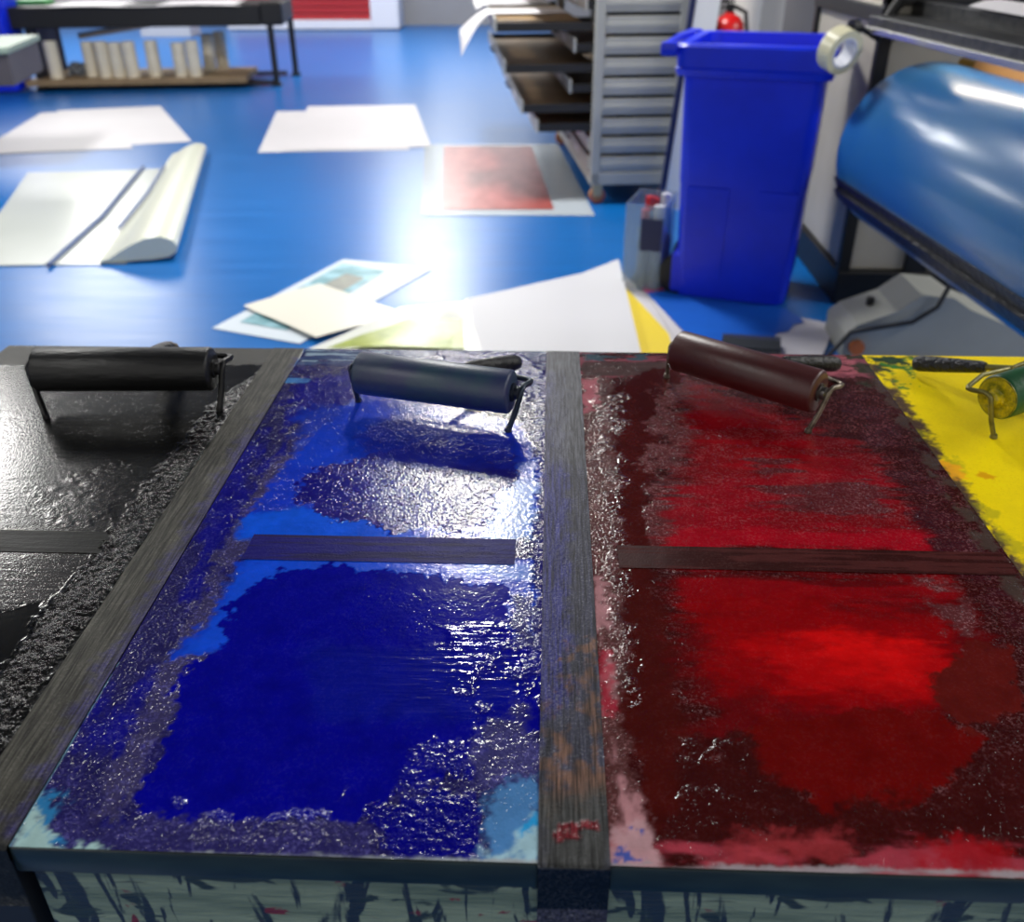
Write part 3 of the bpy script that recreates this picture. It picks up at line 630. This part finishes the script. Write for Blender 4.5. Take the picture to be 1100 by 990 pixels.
b_ = MB(); b_.prism([tuple(at(*p, 0)[:2]) for p in bpx], .0165, .0175); b_.build('blue_print', mat('blue_print', '#0a62cc', .4, col2='#0a52b0', vscale=2), o)
b_ = MB(); b_.prism([tuple(at(*p, 0)[:2]) for p in [(686, 310), (694, 309), (716, 315), (694, 318)]], .0165, .0172); b_.build('pink_print', mat('pink_print', '#d8487c', .4), o)
# squeegee lying on the poster
S0, S1 = at(776, 366, .04), at(838, 370, .04); sd = (S1-S0).normalized(); sa = math.atan2(sd.y, sd.x); SM = Matrix.Translation((S0+S1)/2 - Vector((0, 0, .022))) @ Matrix.Rotation(sa, 4, 'Z'); SL = (S1-S0).length/2
sq = thing('squeegee', 'dark grey squeegee lying on the blue print behind the red slab', 'squeegee', (S0+S1)/2 - Vector((0, 0, .022)))
MB(SM).prism([(-.05, 0), (.05, 0), (.05, .022), (.03, .042), (-.015, .045), (-.05, .02)], -SL, SL, 'x').build('holder', mat('grey_holder', '#3c4048', .4, .3), sq)
MB(SM).box((-SL*.98, -.085, .004), (SL*.98, -.05, .014), .002).build('blade', mat('rubber_blade', '#15181f', .5), sq)

# ================================================================== WHEELIE BINS
def wheelie_bin(label, loc, rz, s=1.0):
    t = thing('wheelie_bin', label, 'wheelie bin', loc, rz, 'blue wheelie bins')
    F = WM[t] @ Matrix.Scale(s, 4)
    bm_ = mat('blue_plastic', '#0a2ee4', .36, col2='#0926d0', vscale=3, bump=.08, bscale=40)
    # local x: depth (wheels at -x), y: width, front face at -y
    def ring(hx0, hx1, hy, z, r=.05, n=5):
        out = []
        for cx, cy, a0 in ((hx1-r, hy-r, 0), (hx0+r, hy-r, 90), (hx0+r, -hy+r, 180), (hx1-r, -hy+r, 270)):
            for k in range(n+1):
                a = math.radians(a0+90*k/n); out.append((cx+r*math.cos(a), cy+r*math.sin(a), z))
        return out
    def loft(mb, rings, inner=False):
        n = len(rings[0]); vs = [v for r_ in rings for v in r_]; fs = []
        for i in range(len(rings)-1):
            for k in range(n): fs.append((i*n+k, i*n+(k+1) % n, (i+1)*n+(k+1) % n, (i+1)*n+k))
        fs.append(tuple(reversed(range(n)))); fs.append(tuple(range((len(rings)-1)*n, len(rings)*n))); mb._add(vs, fs)
    mb = MB(F)
    outer = [ring(-.245, .225, .205, .02), ring(-.248, .235, .21, .10), ring(-.262, .245, .235, .50), ring(-.266, .25, .238, .52), ring(-.278, .255, .262, .93), ring(-.278, .255, .262, 1.0)]
    inner_ = [ring(-.258, .235, .242, 1.0), ring(-.242, .225, .215, .5), ring(-.22, .205, .185, .06)]
    loft(mb, outer+inner_)
    mb.build('body', bm_, t, True, 35)
    rm = MB(F)   # rim: a collar round the top, with the handle lip behind
    n = len(outer[0])
    loft(rm, [ring(-.278, .255, .262, .925), ring(-.303, .285, .292, .93), ring(-.311, .293, .30, .955), ring(-.305, .287, .294, .962), ring(-.308, .29, .296, 1.035), ring(-.298, .282, .288, 1.045), ring(-.262, .242, .246, 1.045), ring(-.258, .235, .242, 1.0)])
    rm.build('rim', bm_, t, True, 35)
    MB(F).tube([(-.32, -.28, 1.02), (-.345, -.26, 1.035), (-.35, 0, 1.04), (-.345, .26, 1.035), (-.32, .28, 1.02)], .016, 10).box((-.365, -.30, 1.0), (-.30, -.265, 1.05), .01).box((-.365, .265, 1.0), (-.30, .30, 1.05), .01).build('handle', bm_, t, True)
    # raised side panels
    for sy in (-1, 1):
        def q(x, z, off): 
            hy = .21+(.235-.21)*(z-.10)/.40 + off; return (x, sy*hy, z)
        for x0, x1, xx0, xx1 in ((-.225, -.05, -.21, -.055), (.07, .225, .04, .205)):
            MB(F).hexa([q(x0, .50, .006), q(x1, .50, .006), q(xx1, .09, .006), q(xx0, .09, .006)], [q(x0, .50, -.004), q(x1, .50, -.004), q(xx1, .09, -.004), q(xx0, .09, -.004)]).build('side_panel', bm_, t)
    for sy in (-1, 1):
        MB(F).lathe([(0, 0), (0, .06), (.004, .088), (.012, .10), (.038, .10), (.046, .088), (.05, .06), (.05, 0)], (-.228, sy*.165-.025, .10), (0, 1, 0), 28).build('wheel', mat('black_tyre', '#121214', .6), t, True)
    MB(F).tube([(-.228, -.18, .10), (-.228, .18, .10)], .012, 10).build('axle', mat('axle_steel', '#55585c', .4, .8), t)
    MB(F).box((-.27, -.2, .03), (-.2, .2, .2), .01).build('wheel_housing', bm_, t)
    return t
bl, br = at(728, 318), at(843, 331); bd = (br-bl); ba = math.atan2(bd.y, bd.x); un_ = Vector((-math.sin(ba), math.cos(ba), 0))
wheelie_bin('open blue wheelie bin standing between the drawer cabinet and the press', (bl+br)/2 + un_*.175, ba, 1.02)
wheelie_bin('distant blue wheelie bin beside the dark shelf table', Vector((-5.80, 10.2, 0)), math.radians(6), 1.0)

# ================================================================== DRAWER CABINET
vd = Vector((-.11, .994, 0)).normalized(); ca = math.atan2(vd.y, vd.x)-PI/2
cc = at(634, 199, .12); cc.z = 0
cab = thing('drawer_cabinet', 'tall grey steel drawer cabinet with several drawers pulled open', 'cabinet', cc, ca)
CF_ = WM[cab]; grey = mat('grey_steel', '#b0b1ac', .45, .15, var=.08, vscale=4); dk = mat('dark_inside', '#15140f', .8)
CWd, CDp, CB, PIT, NDR = .53, 1.95, .12, .108, 10
CT = CB+.09+PIT*NDR+.03
fr = MB(CF_)
for x in (0, CWd-.055):
    for y in (0, CDp-.055): fr.box((x, y, CB), (x+.055, y+.055, CT), .004)
fr.box((0, 0, CB), (CWd, CDp, CB+.07), .003).box((0, 0, CT-.02), (CWd, CDp, CT+.01), .003)
fr.build('frame', grey, cab)
MB(CF_).box((.25, .03, CB+.06), (CWd-.02, CDp-.02, CT-.02)).build('inner_core', dk, cab)
sp = MB(CF_)
for i in range(NDR):
    z = CB+.075+i*PIT; sp.box((.055, .006, z), (CWd-.055, .03, z+PIT-.020), .004).box((.055, .002, z+.028), (CWd-.055, .02, z+PIT-.05), .003)
sp.build('louvred_side', grey, cab)
pulls = [0, 0, .02, .34, .40, .06, .50, .10, .54, .20]
pulls = [0, 0, .31, .40, .12, .50, .10, .55, .04, .30]
wood = mat('drawer_board', '#a5875f', .6, var=.3, vscale=6); dside = mat('drawer_side_dark', '#1d1c1b', .5)
labelm = mat('label_white', '#e4e4ea', .6)
for i in range(NDR):
    z = CB+.08+i*PIT; px_ = -pulls[i]
    d = MB(CF_).box((px_-.012, .06, z), (px_, CDp-.06, z+.075), .003).build('drawer', grey, cab)
    MB(CF_).box((px_, .065, z+.005), (px_+.54, .08, z+.05)).build('runner', dside, d)
    MB(CF_).box((px_, CDp-.08, z+.005), (px_+.54, CDp-.065, z+.05)).build('runner', dside, d)
    MB(CF_).box((px_, .08, z+.008), (px_+.54, CDp-.08, z+.02)).build('tray', wood, d)
    MB(CF_).box((px_-.016, .45, z+.02), (px_-.012, .62, z+.06)).build('label_card', labelm, d)
    MB(CF_).box((px_-.016, 1.3, z+.02), (px_-.012, 1.46, z+.06)).build('label_card', labelm, d)
    MB(CF_).tube([(px_-.012, .85, z+.04), (px_-.035, .87, z+.04), (px_-.035, 1.08, z+.04), (px_-.012, 1.1, z+.04)], .006, 8).build('handle', dk, d)
for x, y in ((.05, .05), (CWd-.06, .05), (.05, CDp-.08), (CWd-.06, CDp-.08)):
    c_ = MB(CF_).lathe([(0, 0), (0, .035), (.006, .05), (.028, .05), (.034, .035), (.034, 0)], (x, y-.017, .051), (0, 1, 0), 24).build('caster', mat('caster_tan', '#b98a5c', .5), cab, True)
    MB(CF_).box((x-.03, y-.024, .05), (x+.03, y+.024, CB+.002), .004).build('caster_fork', mat('caster_fork', '#b8ad8c', .5), c_)
    MB(CF_).lathe([(0, .034), (-.003, .034), (-.003, .046), (0, .046)], (x, y-.018, .051), (0, 1, 0), 24).build('hub_ring', mat('caster_red', '#b85040', .5), c_)
# papers on the open drawers
def cab_pt(x, y, z): return CF_ @ Vector((x, y, z))
def drape(name, label, x0, x1, y0, y1, z, m, droop=0.0, up=0.0, n=14):
    G = []
    for i in range(n+1):
        u = i/n; r_ = []
        for j in range(n+1):
            v = j/n; x = x0+(x1-x0)*u; h = z + .006*float(vnoise(np.array(u*4.), np.array(v*4.), int(z*100)))
            over = max(0, (-.575-x)) if droop else 0
            if droop: h -= droop*(over/.12)**1.5*(1-.5*v); x += over*.35
            h += up*max(0, v-.6)
            r_.append(cab_pt(x, y0+(y1-y0)*v, h))
        G.append(r_)
    o = MB().grid(G, .001).build(name, m, None, True); tag(o, label, 'paper sheet'); return o
zt = CB+.08+7*PIT+.025
drape('paper_sheet', 'white sheet drooping over the front of an open cabinet drawer', -.84, -.12, .30, .62, zt+.055, paper, .07)
drape('paper_sheet', 'pinkish printed sheet lying flat in an open cabinet drawer', -.52, -.04, .10, .34, zt, mat('pink_paper', '#c9a59c', .5, col2='#d8c8c0', vscale=4))
drape('paper_sheet', 'white sheet curling up at the back of an open cabinet drawer', -.66, -.15, .95, 1.75, zt+.06, paper, .05, .12)

# leaning boards, column, extinguisher
lb = cc + Matrix.Rotation(ca, 3, 'Z') @ Vector((.50, -.10, 0))
def leaning(name, label, base, w_, h_, th, tilt_x, m, em, rz=0):
    t = thing(name, label, 'board', base, rz); FF = WM[t] @ Matrix.Rotation(tilt_x, 4, 'Y') @ Matrix.Rotation(math.radians(-2), 4, 'X')
    MB(FF).box((.03, 0, 0), (w_, th, h_), .002).build('panel', m, t)
    MB(FF).box((0, -.004, 0), (.03, th+.004, h_), .002).build('edge_strip', em, t)
leaning('leaning_board', 'white board with a navy edge leaning beside the drawer cabinet', at(706, 226), .165, 1.7, .02, math.radians(5.5), mat('white_board', '#eef0f2', .45), mat('navy_strip', '#1a2450', .4), ca)
o = MB().lathe([(0, .10), (2.2, .10), (2.2, 0), (0, 0)], (at(765, 170).x-.02, 6.25, 0), (0, 0, 1), 28).build('paper_tube', mat('white_tube', '#dcdad6', .5), None, True); tag(o, 'thick white upright tube behind the open blue bin', 'tube')
struct('column_1', MB().box((1.22, 6.3, 0), (1.42, 6.62, ZC), .01), mat('column_white', '#bdbcb9', .6))
ex_p = Vector((at(780, 40, .92).x+.24, 6.06, 0)); ex_p = Vector((1.02, 5.9, 0))
ex = thing('fire_extinguisher', 'red fire extinguisher standing behind the blue bin', 'fire extinguisher', ex_p)
redm = mat('extinguisher_red', '#c01818', .3)
ez = 1.10
MB(WM[ex]).lathe([(0, 0), (0, .085), (.01, .09), (ez-.17, .09), (ez-.12, .085), (ez-.085, .06), (ez-.07, .03), (ez-.06, .028), (ez-.06, 0)], (0, 0, 0), (0, 0, 1), 28).build('cylinder', redm, ex, True)
MB(WM[ex]).lathe([(0, .022), (.05, .022), (.05, 0)], (0, 0, ez-.065), (0, 0, 1), 16).box((-.10, -.012, ez-.01), (.02, .012, ez+.006), .003).box((-.09, -.012, ez-.04), (.02, .012, ez-.028), .003).build('valve', mat('valve_black', '#1a1a1c', .4), ex)
MB(WM[ex]).tube([(.02, 0, ez-.03), (.09, 0, ez-.06), (.115, 0, ez-.2), (.11, 0, ez-.5)], .012, 10).build('hose', mat('hose_black', '#18181a', .5), ex, True)

# clear box with bottles
bx0, bx1 = at(667, 312), at(720, 318); BA = math.atan2(bx1.y-bx0.y, bx1.x-bx0.x); cb = thing('clear_box', 'clear plastic box of capped bottles beside the open blue bin', 'box', bx0, BA)
WF = WM[cb]; bw, bd_, bh = .175, .30, .40
cm = clear_mat('clear_acrylic', '#a9bccb', .30, .08)
MB(WF).box((0, 0, 0), (.006, bd_, bh)).box((bw-.006, 0, 0), (bw, bd_, bh)).box((.006, 0, 0), (bw-.006, .006, bh)).box((.006, bd_-.006, 0), (bw-.006, bd_, bh)).box((.006, .006, 0), (bw-.006, bd_-.006, .006)).build('clear_wall', cm, cb)
MB(WF).box((.075, -.010, .20), (.172, -.002, .345), .003).build('navy_label', mat('navy_card', '#141c48', .5), cb)
capm = [mat('cap_red', '#c02028', .4), mat('cap_white', '#d8d8da', .4)]; bot = mat('bottle_grey', '#7c8c9c', .3)
k = 0
for y in (.055, .13, .205, .265):
    for x in (.082, .139):
        p = WF @ Vector((x, y-.01, .007)); hh = .345 + .02*((k*7) % 3)
        b = thing('bottle', '%s-capped bottle in the clear box beside the bin, row %s' % (('red', 'white')[k % 2], ('nearest', 'second', 'third', 'farthest')[k//2]), 'bottle', p, 0, 'bottles in the clear box')
        MB(WM[b]).lathe([(0, 0), (0, .024), (.004, .027), (hh*.8, .027), (hh*.9, .014), (hh*.92, .014), (hh*.92, 0)], (0, 0, 0), (0, 0, 1), 18).build('body', bot, b, True)
        MB(WM[b]).lathe([(hh*.9, 0), (hh*.9, .019), (hh+.02, .018), (hh+.022, 0)], (0, 0, 0), (0, 0, 1), 18).build('cap', capm[k % 2], b, True)
        k += 1

# ================================================================== PRESS
beige = mat('beige_enamel', '#a9a498', .45, var=.12, vscale=3); black = mat('machine_black', '#17181a', .45, .2, var=.3, vscale=20)
pz = Vector((1.27, 3.96, 0)); press = thing('printing_press', 'large press with a worn blue cylinder right of the bin', 'printing press', pz)
pa = -1.483; A_ = Vector((math.cos(pa), math.sin(pa), 0))
MB().box((1.29, 3.98, .15), (2.6, 5.0, 1.2), .01).build('side_housing', beige, press)
MB().box((1.27, 3.95, 0), (2.6, 5.02, .15), .008).build('plinth', black, press)
for lo, hi in (((1.27, 3.955, .15), (1.32, 4.0, 1.45)), ((1.555, 3.955, .15), (1.65, 4.0, .62)), ((1.27, 4.95, .15), (1.30, 5.0, 1.45))):
    MB().box(lo, hi, .004).build('frame_post', black, press)
MB().box((1.265, 3.96, 1.13), (1.30, 5.0, 1.19), .004).build('frame_rail', black, press)
MB().box((1.27, 3.955, 1.2), (2.6, 4.0, 1.28), .004).build('frame_rail', black, press)
c0 = Vector((1.385, 3.67, .725)); CR = .311
cyl = mat('worn_blue_cylinder', '#155c9e', .28, col2='#2f6a9c', vscale=3, stretch=(1, .5, 1), bump=.04, bscale=30, coat=.3)
Lc = 3.0
MB().lathe([(0, 0), (0, CR-.03), (.01, CR-.008), (.03, CR), (Lc-.03, CR), (Lc, CR-.03), (Lc, 0)], c0, A_, 96).build('blue_cylinder', cyl, press, True, 50)
MB().lathe([(-.34, .06), (0, .06)], c0, A_, 24).build('shaft', mat('shaft_steel', '#6a6c70', .3, .8), press, True)
# dark clamp bar along the cylinder, low on the operator's side
cs = Vector((-A_.y, A_.x, 0)); cs = cs if cs.x < 0 else -cs
def on_cyl(d, deg, rr): return c0 + A_*d + cs*(rr*math.cos(math.radians(deg))) + Vector((0, 0, rr*math.sin(math.radians(deg))))
mb = MB()
def bar(mb, a0, a1, r0, r1, d0=.02, d1=Lc-.02):
    mb.hexa([on_cyl(d0, a0, r0), on_cyl(d0, a1, r0), on_cyl(d0, a1, r1), on_cyl(d0, a0, r1)], [on_cyl(d1, a0, r0), on_cyl(d1, a1, r0), on_cyl(d1, a1, r1), on_cyl(d1, a0, r1)])
bar(mb, -38, -17, CR-.01, CR+.008); bar(mb, -31, -25, CR, CR+.018)
mb.build('clamp_bar', mat('clamp_black', '#14161c', .35, .3, bump=.5, bscale=40), press)
# rails above
r0 = Vector((1.22, 3.97, 1.115))
FR = Matrix.Translation(r0) @ Matrix.Rotation(pa+PI/2, 4, 'Z')
MB(FR).box((0, -3, 0), (.16, 0, .05), .006).box((.16, -3, .03), (.22, 0, .10), .004).build('rail', mat('worn_rail', '#2b2d30', .4, .4, col2='#4a4a4a', vscale=40), press)
MB(FR).box((-.012, -3, -.012), (.012, -.004, .012), .004).build('rail_highlight', mat('highlight_metal', '#c8c8c6', .25, .8), press)  # bright strip added in place of the highlight under the rail
MB().tube([(1.24, 3.93, 1.08), (1.36, 3.93, 1.30)], .022, 8).build('brace', black, press)
tpc = at(902, 54, 1.068); pk = at(909, 30, 1.128)
MB().tube([tpc + Vector((-.01, -.02, .045)), pk + Vector((.0, 0, -.01)), pk + Vector((.04, .03, .01)), (1.25, 3.96, 1.09)], .012, 10).lathe([(0, 0), (0, .028), (.03, .028), (.03, 0)], pk + Vector((.02, .01, 0)), (1, .4, 0), 16).build('peg', black, press)
t0 = Vector((1.62, 3.62, 1.0))
l_ = bpy.data.lights.new('press_fill_light', 'AREA'); l_.shape = 'RECTANGLE'; l_.size = .05; l_.size_y = 1.6; l_.energy = 3.2; l_.color = (1, .86, .66)  # unseen warm light added to brighten the drum and cylinder top
lo_ = bpy.data.objects.new('press_fill_light', l_); COL.objects.link(lo_); lo_.location = (1.43, 2.75, 1.105); lo_.rotation_euler = (0, math.radians(-8), pa+PI/2)

MB().lathe([(0, 0), (0, .11), (.01, .12), (2.7, .12), (2.7, 0)], t0, A_, 40).build('tan_drum', mat('tan_drum', '#c89a68', .5), press, True, 50)
MB().lathe([(-.3, .02), (-.05, .02), (-.05, .034), (-.01, .034), (0, .02)], t0, A_, 8).build('brass_nut', mat('brass', '#b08a30', .3, .9), press)
pp = MB(); pp.grid([[Vector((1.40+.3*i/6, 3.0+.5*j/6, 1.225+.02*math.sin(i*.9))) for j in range(7)] for i in range(7)], .002)
pp.build('paper_on_rail', paper, press, True).name = 'feed_sheet'
# motor casing low in front
MB().prism([(1.15, .0), (1.15, .10), (1.19, .135), (1.33, .19), (1.41, .255), (1.53, .245), (1.60, .20), (1.95, .06), (1.95, 0)], 3.36, 3.62, 'y').build('gear_casing', mat('grey_casing', '#a3a49c', .5, var=.1, vscale=5), press)
MB().lathe([(0, 0), (0, .03), (.025, .028), (.025, 0)], at(919, 372, .045), (0, -1, .1), 20).build('orange_cap', mat('orange_cap', '#b8622c', .5), press, True)
MB().lathe([(0, 0), (0, .016), (.03, .016), (.03, 0)], (1.27, 3.50, .165), (0, 0, 1), 14).build('casing_bolt', black, press)
o = MB().tube([(1.09, 3.33, .02), (1.16, 3.335, .115), (1.26, 3.335, .135), (1.38, 3.33, .16), (1.46, 3.33, .22), (1.50, 3.34, .33), (1.52, 3.36, .42)], .009, 10).build('power_cable', mat('cable_black', '#1a1a1a', .5), press, True)
# tape roll on the peg
tp = thing('tape_roll', 'roll of clear parcel tape hanging beside the rim of the blue bin', 'tape roll', tpc)
tax = Vector((.45, -.85, -.25)).normalized()
MB().lathe([(-.03, .055), (.03, .055), (.03, .078), (-.03, .078), (-.03, .055)], tpc, tax, 36).build('tape_winding', mat('tape_cream', '#d6d2b4', .25), tp, True, 50)
MB().lathe([(-.031, .047), (.031, .047), (.031, .055), (-.031, .055), (-.031, .047)], tpc, tax, 36).build('core', mat('core_white', '#cfd2dc', .6), tp, True, 50)

# ================================================================== SHELF TABLE (background left)
dark = mat('dark_iron', '#1e1d1e', .5, .2)
a0, a1 = at(40, 97), at(310, 92)
tang = math.atan2(a1.y-a0.y, a1.x-a0.x); TL = (a1-a0).length
st = thing('shelf_table', 'dark iron work table with a low shelf of white tubes', 'table', a0, tang)
TF = WM[st]; TD = .9
MB(TF).box((-.12, -.08, .60), (TL-.2, TD, .80), .01).box((TL-.2, -.09, .60), (TL+.03, TD+.01, .82), .02).build('table_top', dark, st)
for x, y in ((.06, .0), (TL-.12, 0), (TL-.0, TD-.1), (.06, TD-.1)):
    l = MB(TF).box((x-.03, y-.03, 0), (x+.03, y+.03, .62), .004).build('leg', dark, st)
    MB(TF).box((x-.05, y-.05, 0), (x+.05, y+.05, .03), .004).build('foot', dark, l)
MB(TF).box((.1, -.02, .015), (TL-.1, .04, .055), .004).build('shelf_rail', dark, st)
MB(TF).box((.1, TD-.14, .015), (TL-.1, TD-.08, .055), .004).build('shelf_rail', dark, st)
MB(TF).box((.0, .1, .0), (.08, .75, .62), .01).build('side_plate', mat('side_plate_dark', '#2a2827', .6), st)
o = MB(TF).box((-.04, -.16, .057), (TL-.42, .72, .115), .004).build('shelf_board', mat('plywood', '#a58a66', .6, var=.25, vscale=8), None); tag(o, 'plywood board lying on the low shelf of the dark table', 'board')
core_m = mat('white_core', '#f2e8d0', .5, var=.12, vscale=5)
can = None
for i, (px, py, h, tilt) in enumerate([(62, 84, .36, 0), (101, 82, .34, 0), (115, 83, .35, 0), (129, 83, .34, 0), (144, 83, .35, 0), (168, 82, .35, 0), (196, 82, .33, 0), (211, 82, .35, 0), (226, 76, .36, -.14), (240, 72, .37, 0)]):
    p = at(px, py, .116)
    if can is None:
        can = c_ = MB().lathe([(0, .05), (0, .0685), (.36, .0685), (.36, .05), (0, .05)], (0, 0, 0), (0, 0, 1), 24).build('paper_core', core_m, None, True, 50)
        tag(can, '', 'tube', 'white tubes on the shelf board')
    else:
        c_ = can.copy(); COL.objects.link(c_)
    c_.location = (p.x, p.y, .1155); c_.scale = (1, 1, h/.36); c_.rotation_euler = (0, tilt, .3*i)
    if tilt: c_.location.z += .013
    c_['label'] = ('short white tube leftmost on the shelf board by the dark leg', 'white tube just right of the crumpled film on the shelf', 'second white tube right of the crumpled film', 'third white tube right of the crumpled film', 'fourth white tube right of the crumpled film', 'lone white tube in the middle of the shelf board', 'left tube of the pair near the board right end', 'right tube of the pair near the board right end', 'white tube leaning over at the board right end', 'upright white tube behind the leaning one')[i]
# crumpled film on the shelf
mb = MB(); bmesh.ops.create_icosphere(mb.bm, subdivisions=3, radius=1); cp = at(84, 81, .116)
for v in mb.bm.verts:
    k = .7+.6*float(vnoise(np.array(v.co.x*3+9), np.array(v.co.y*3+v.co.z*4), 2)); v.co = Vector((v.co.x*.11*k, v.co.y*.10*k, max(v.co.z, -.5)*.09*k)) + cp + Vector((0, 0, .06))
o = mb.build('crumpled_film', mat('crumpled_grey', '#9aa0a8', .3, col2='#3c4048', vscale=20), None); tag(o, 'crumpled grey plastic film between the tubes on the shelf', 'plastic film')
q0 = TF @ Vector((.35, .62, .166)); q1 = TF @ Vector((1.15, .62, .50))
o = MB().tube([q0+Vector((0, 0, .30)), q1+Vector((0, 0, .08))], .035, 12).build('metal_bar', mat('bar_silver', '#d4d8de', .35, .1), None, True); o.name = 'metal_bar'
tag(o, 'slanting silver bar behind the tubes under the dark table', 'bar')
bb = MB(TF); G = [[TF @ Vector(((.36+1.9*i/8), -.14+.8*j/6, .803+.006*math.sin(i*1.3))) for j in range(7)] for i in range(9)]
o = MB().grid(G, .002).build('paper_sheet', paper, None, True); tag(o, 'large white sheet lying on top of the dark shelf table', 'paper sheet')
o = MB(TF).box((-.1, .2, .803), (.22, .5, .848), .01).build('green_folder', mat('green_folder', '#3f9a52', .5), None); tag(o, 'green folder lying on the left end of the dark table', 'folder')
# grey table end at the left border
gt = thing('grey_table', 'grey table end with a pale green top at the left border', 'table', at(0, 60, .0) , 0)
ga, gb = at(42, 37, .8), at(-90, 34, .8)
GF = Matrix.Translation((ga.x, ga.y, 0)) @ Matrix.Rotation(math.radians(14), 4, 'Z'); WM[gt] = GF; gt.matrix_world = GF
MB(GF).box((-1.6, -.9, .76), (0, 0, .80), .006).build('table_top', mat('pale_green_top', '#8a9c90', .5), gt)
MB(GF).box((-1.58, -.88, .56), (-.02, -.02, .76), .006).build('apron', mat('grey_purple_apron', '#4d484e', .5, var=.2, vscale=5), gt)
for x, y in ((-1.5, -.8), (-1.5, -.1), (-.75, -.8), (-.75, -.1)):
    MB(GF).box((x-.03, y-.03, 0), (x+.03, y+.03, .56), .004).build('leg', dark, gt)

# ================================================================== FAR BACKGROUND
ra, rb = at(245, 33), at(429, 33)
rc = thing('red_cabinet', 'red slatted shutter cabinet with a white frame by the back wall', 'cabinet', ((ra.x+rb.x)/2, ra.y, 0))
wht = mat('white_frame', '#d6d8e2', .5)
MB().box((rb.x-.48, ra.y, .02), (rb.x, ra.y+.6, 2.4), .02).box((ra.x, ra.y, .02), (rb.x-.48, ra.y+.6, .16), .01).box((ra.x, ra.y, 2.2), (rb.x-.48, ra.y+.6, 2.4), .01).box((ra.x, ra.y+.2, .16), (ra.x+.1, ra.y+.6, 2.2), .01).build('frame', wht, rc)
sh = MB()
for i in range(20): sh.box((ra.x+.1, ra.y+.05, .165+i*.1), (rb.x-.485, ra.y+.14, .165+i*.1+.085), .008)
sh.build('shutter', mat('shutter_red', '#a8242a', .45), rc)
MB().box((ra.x+.05, ra.y+.02, 0), (rb.x-.02, ra.y+.58, .02)).build('base', dark, rc)
p0, p1 = at(152, 40), at(205, 40)
o = MB().box((p0.x, p0.y, .0), (p1.x, p0.y+.5, .16), .01).build('floor_crate', mat('crate_grey', '#b4b6bc', .5), None); tag(o, 'low pale grey crate on the floor far behind the shelf table', 'crate')
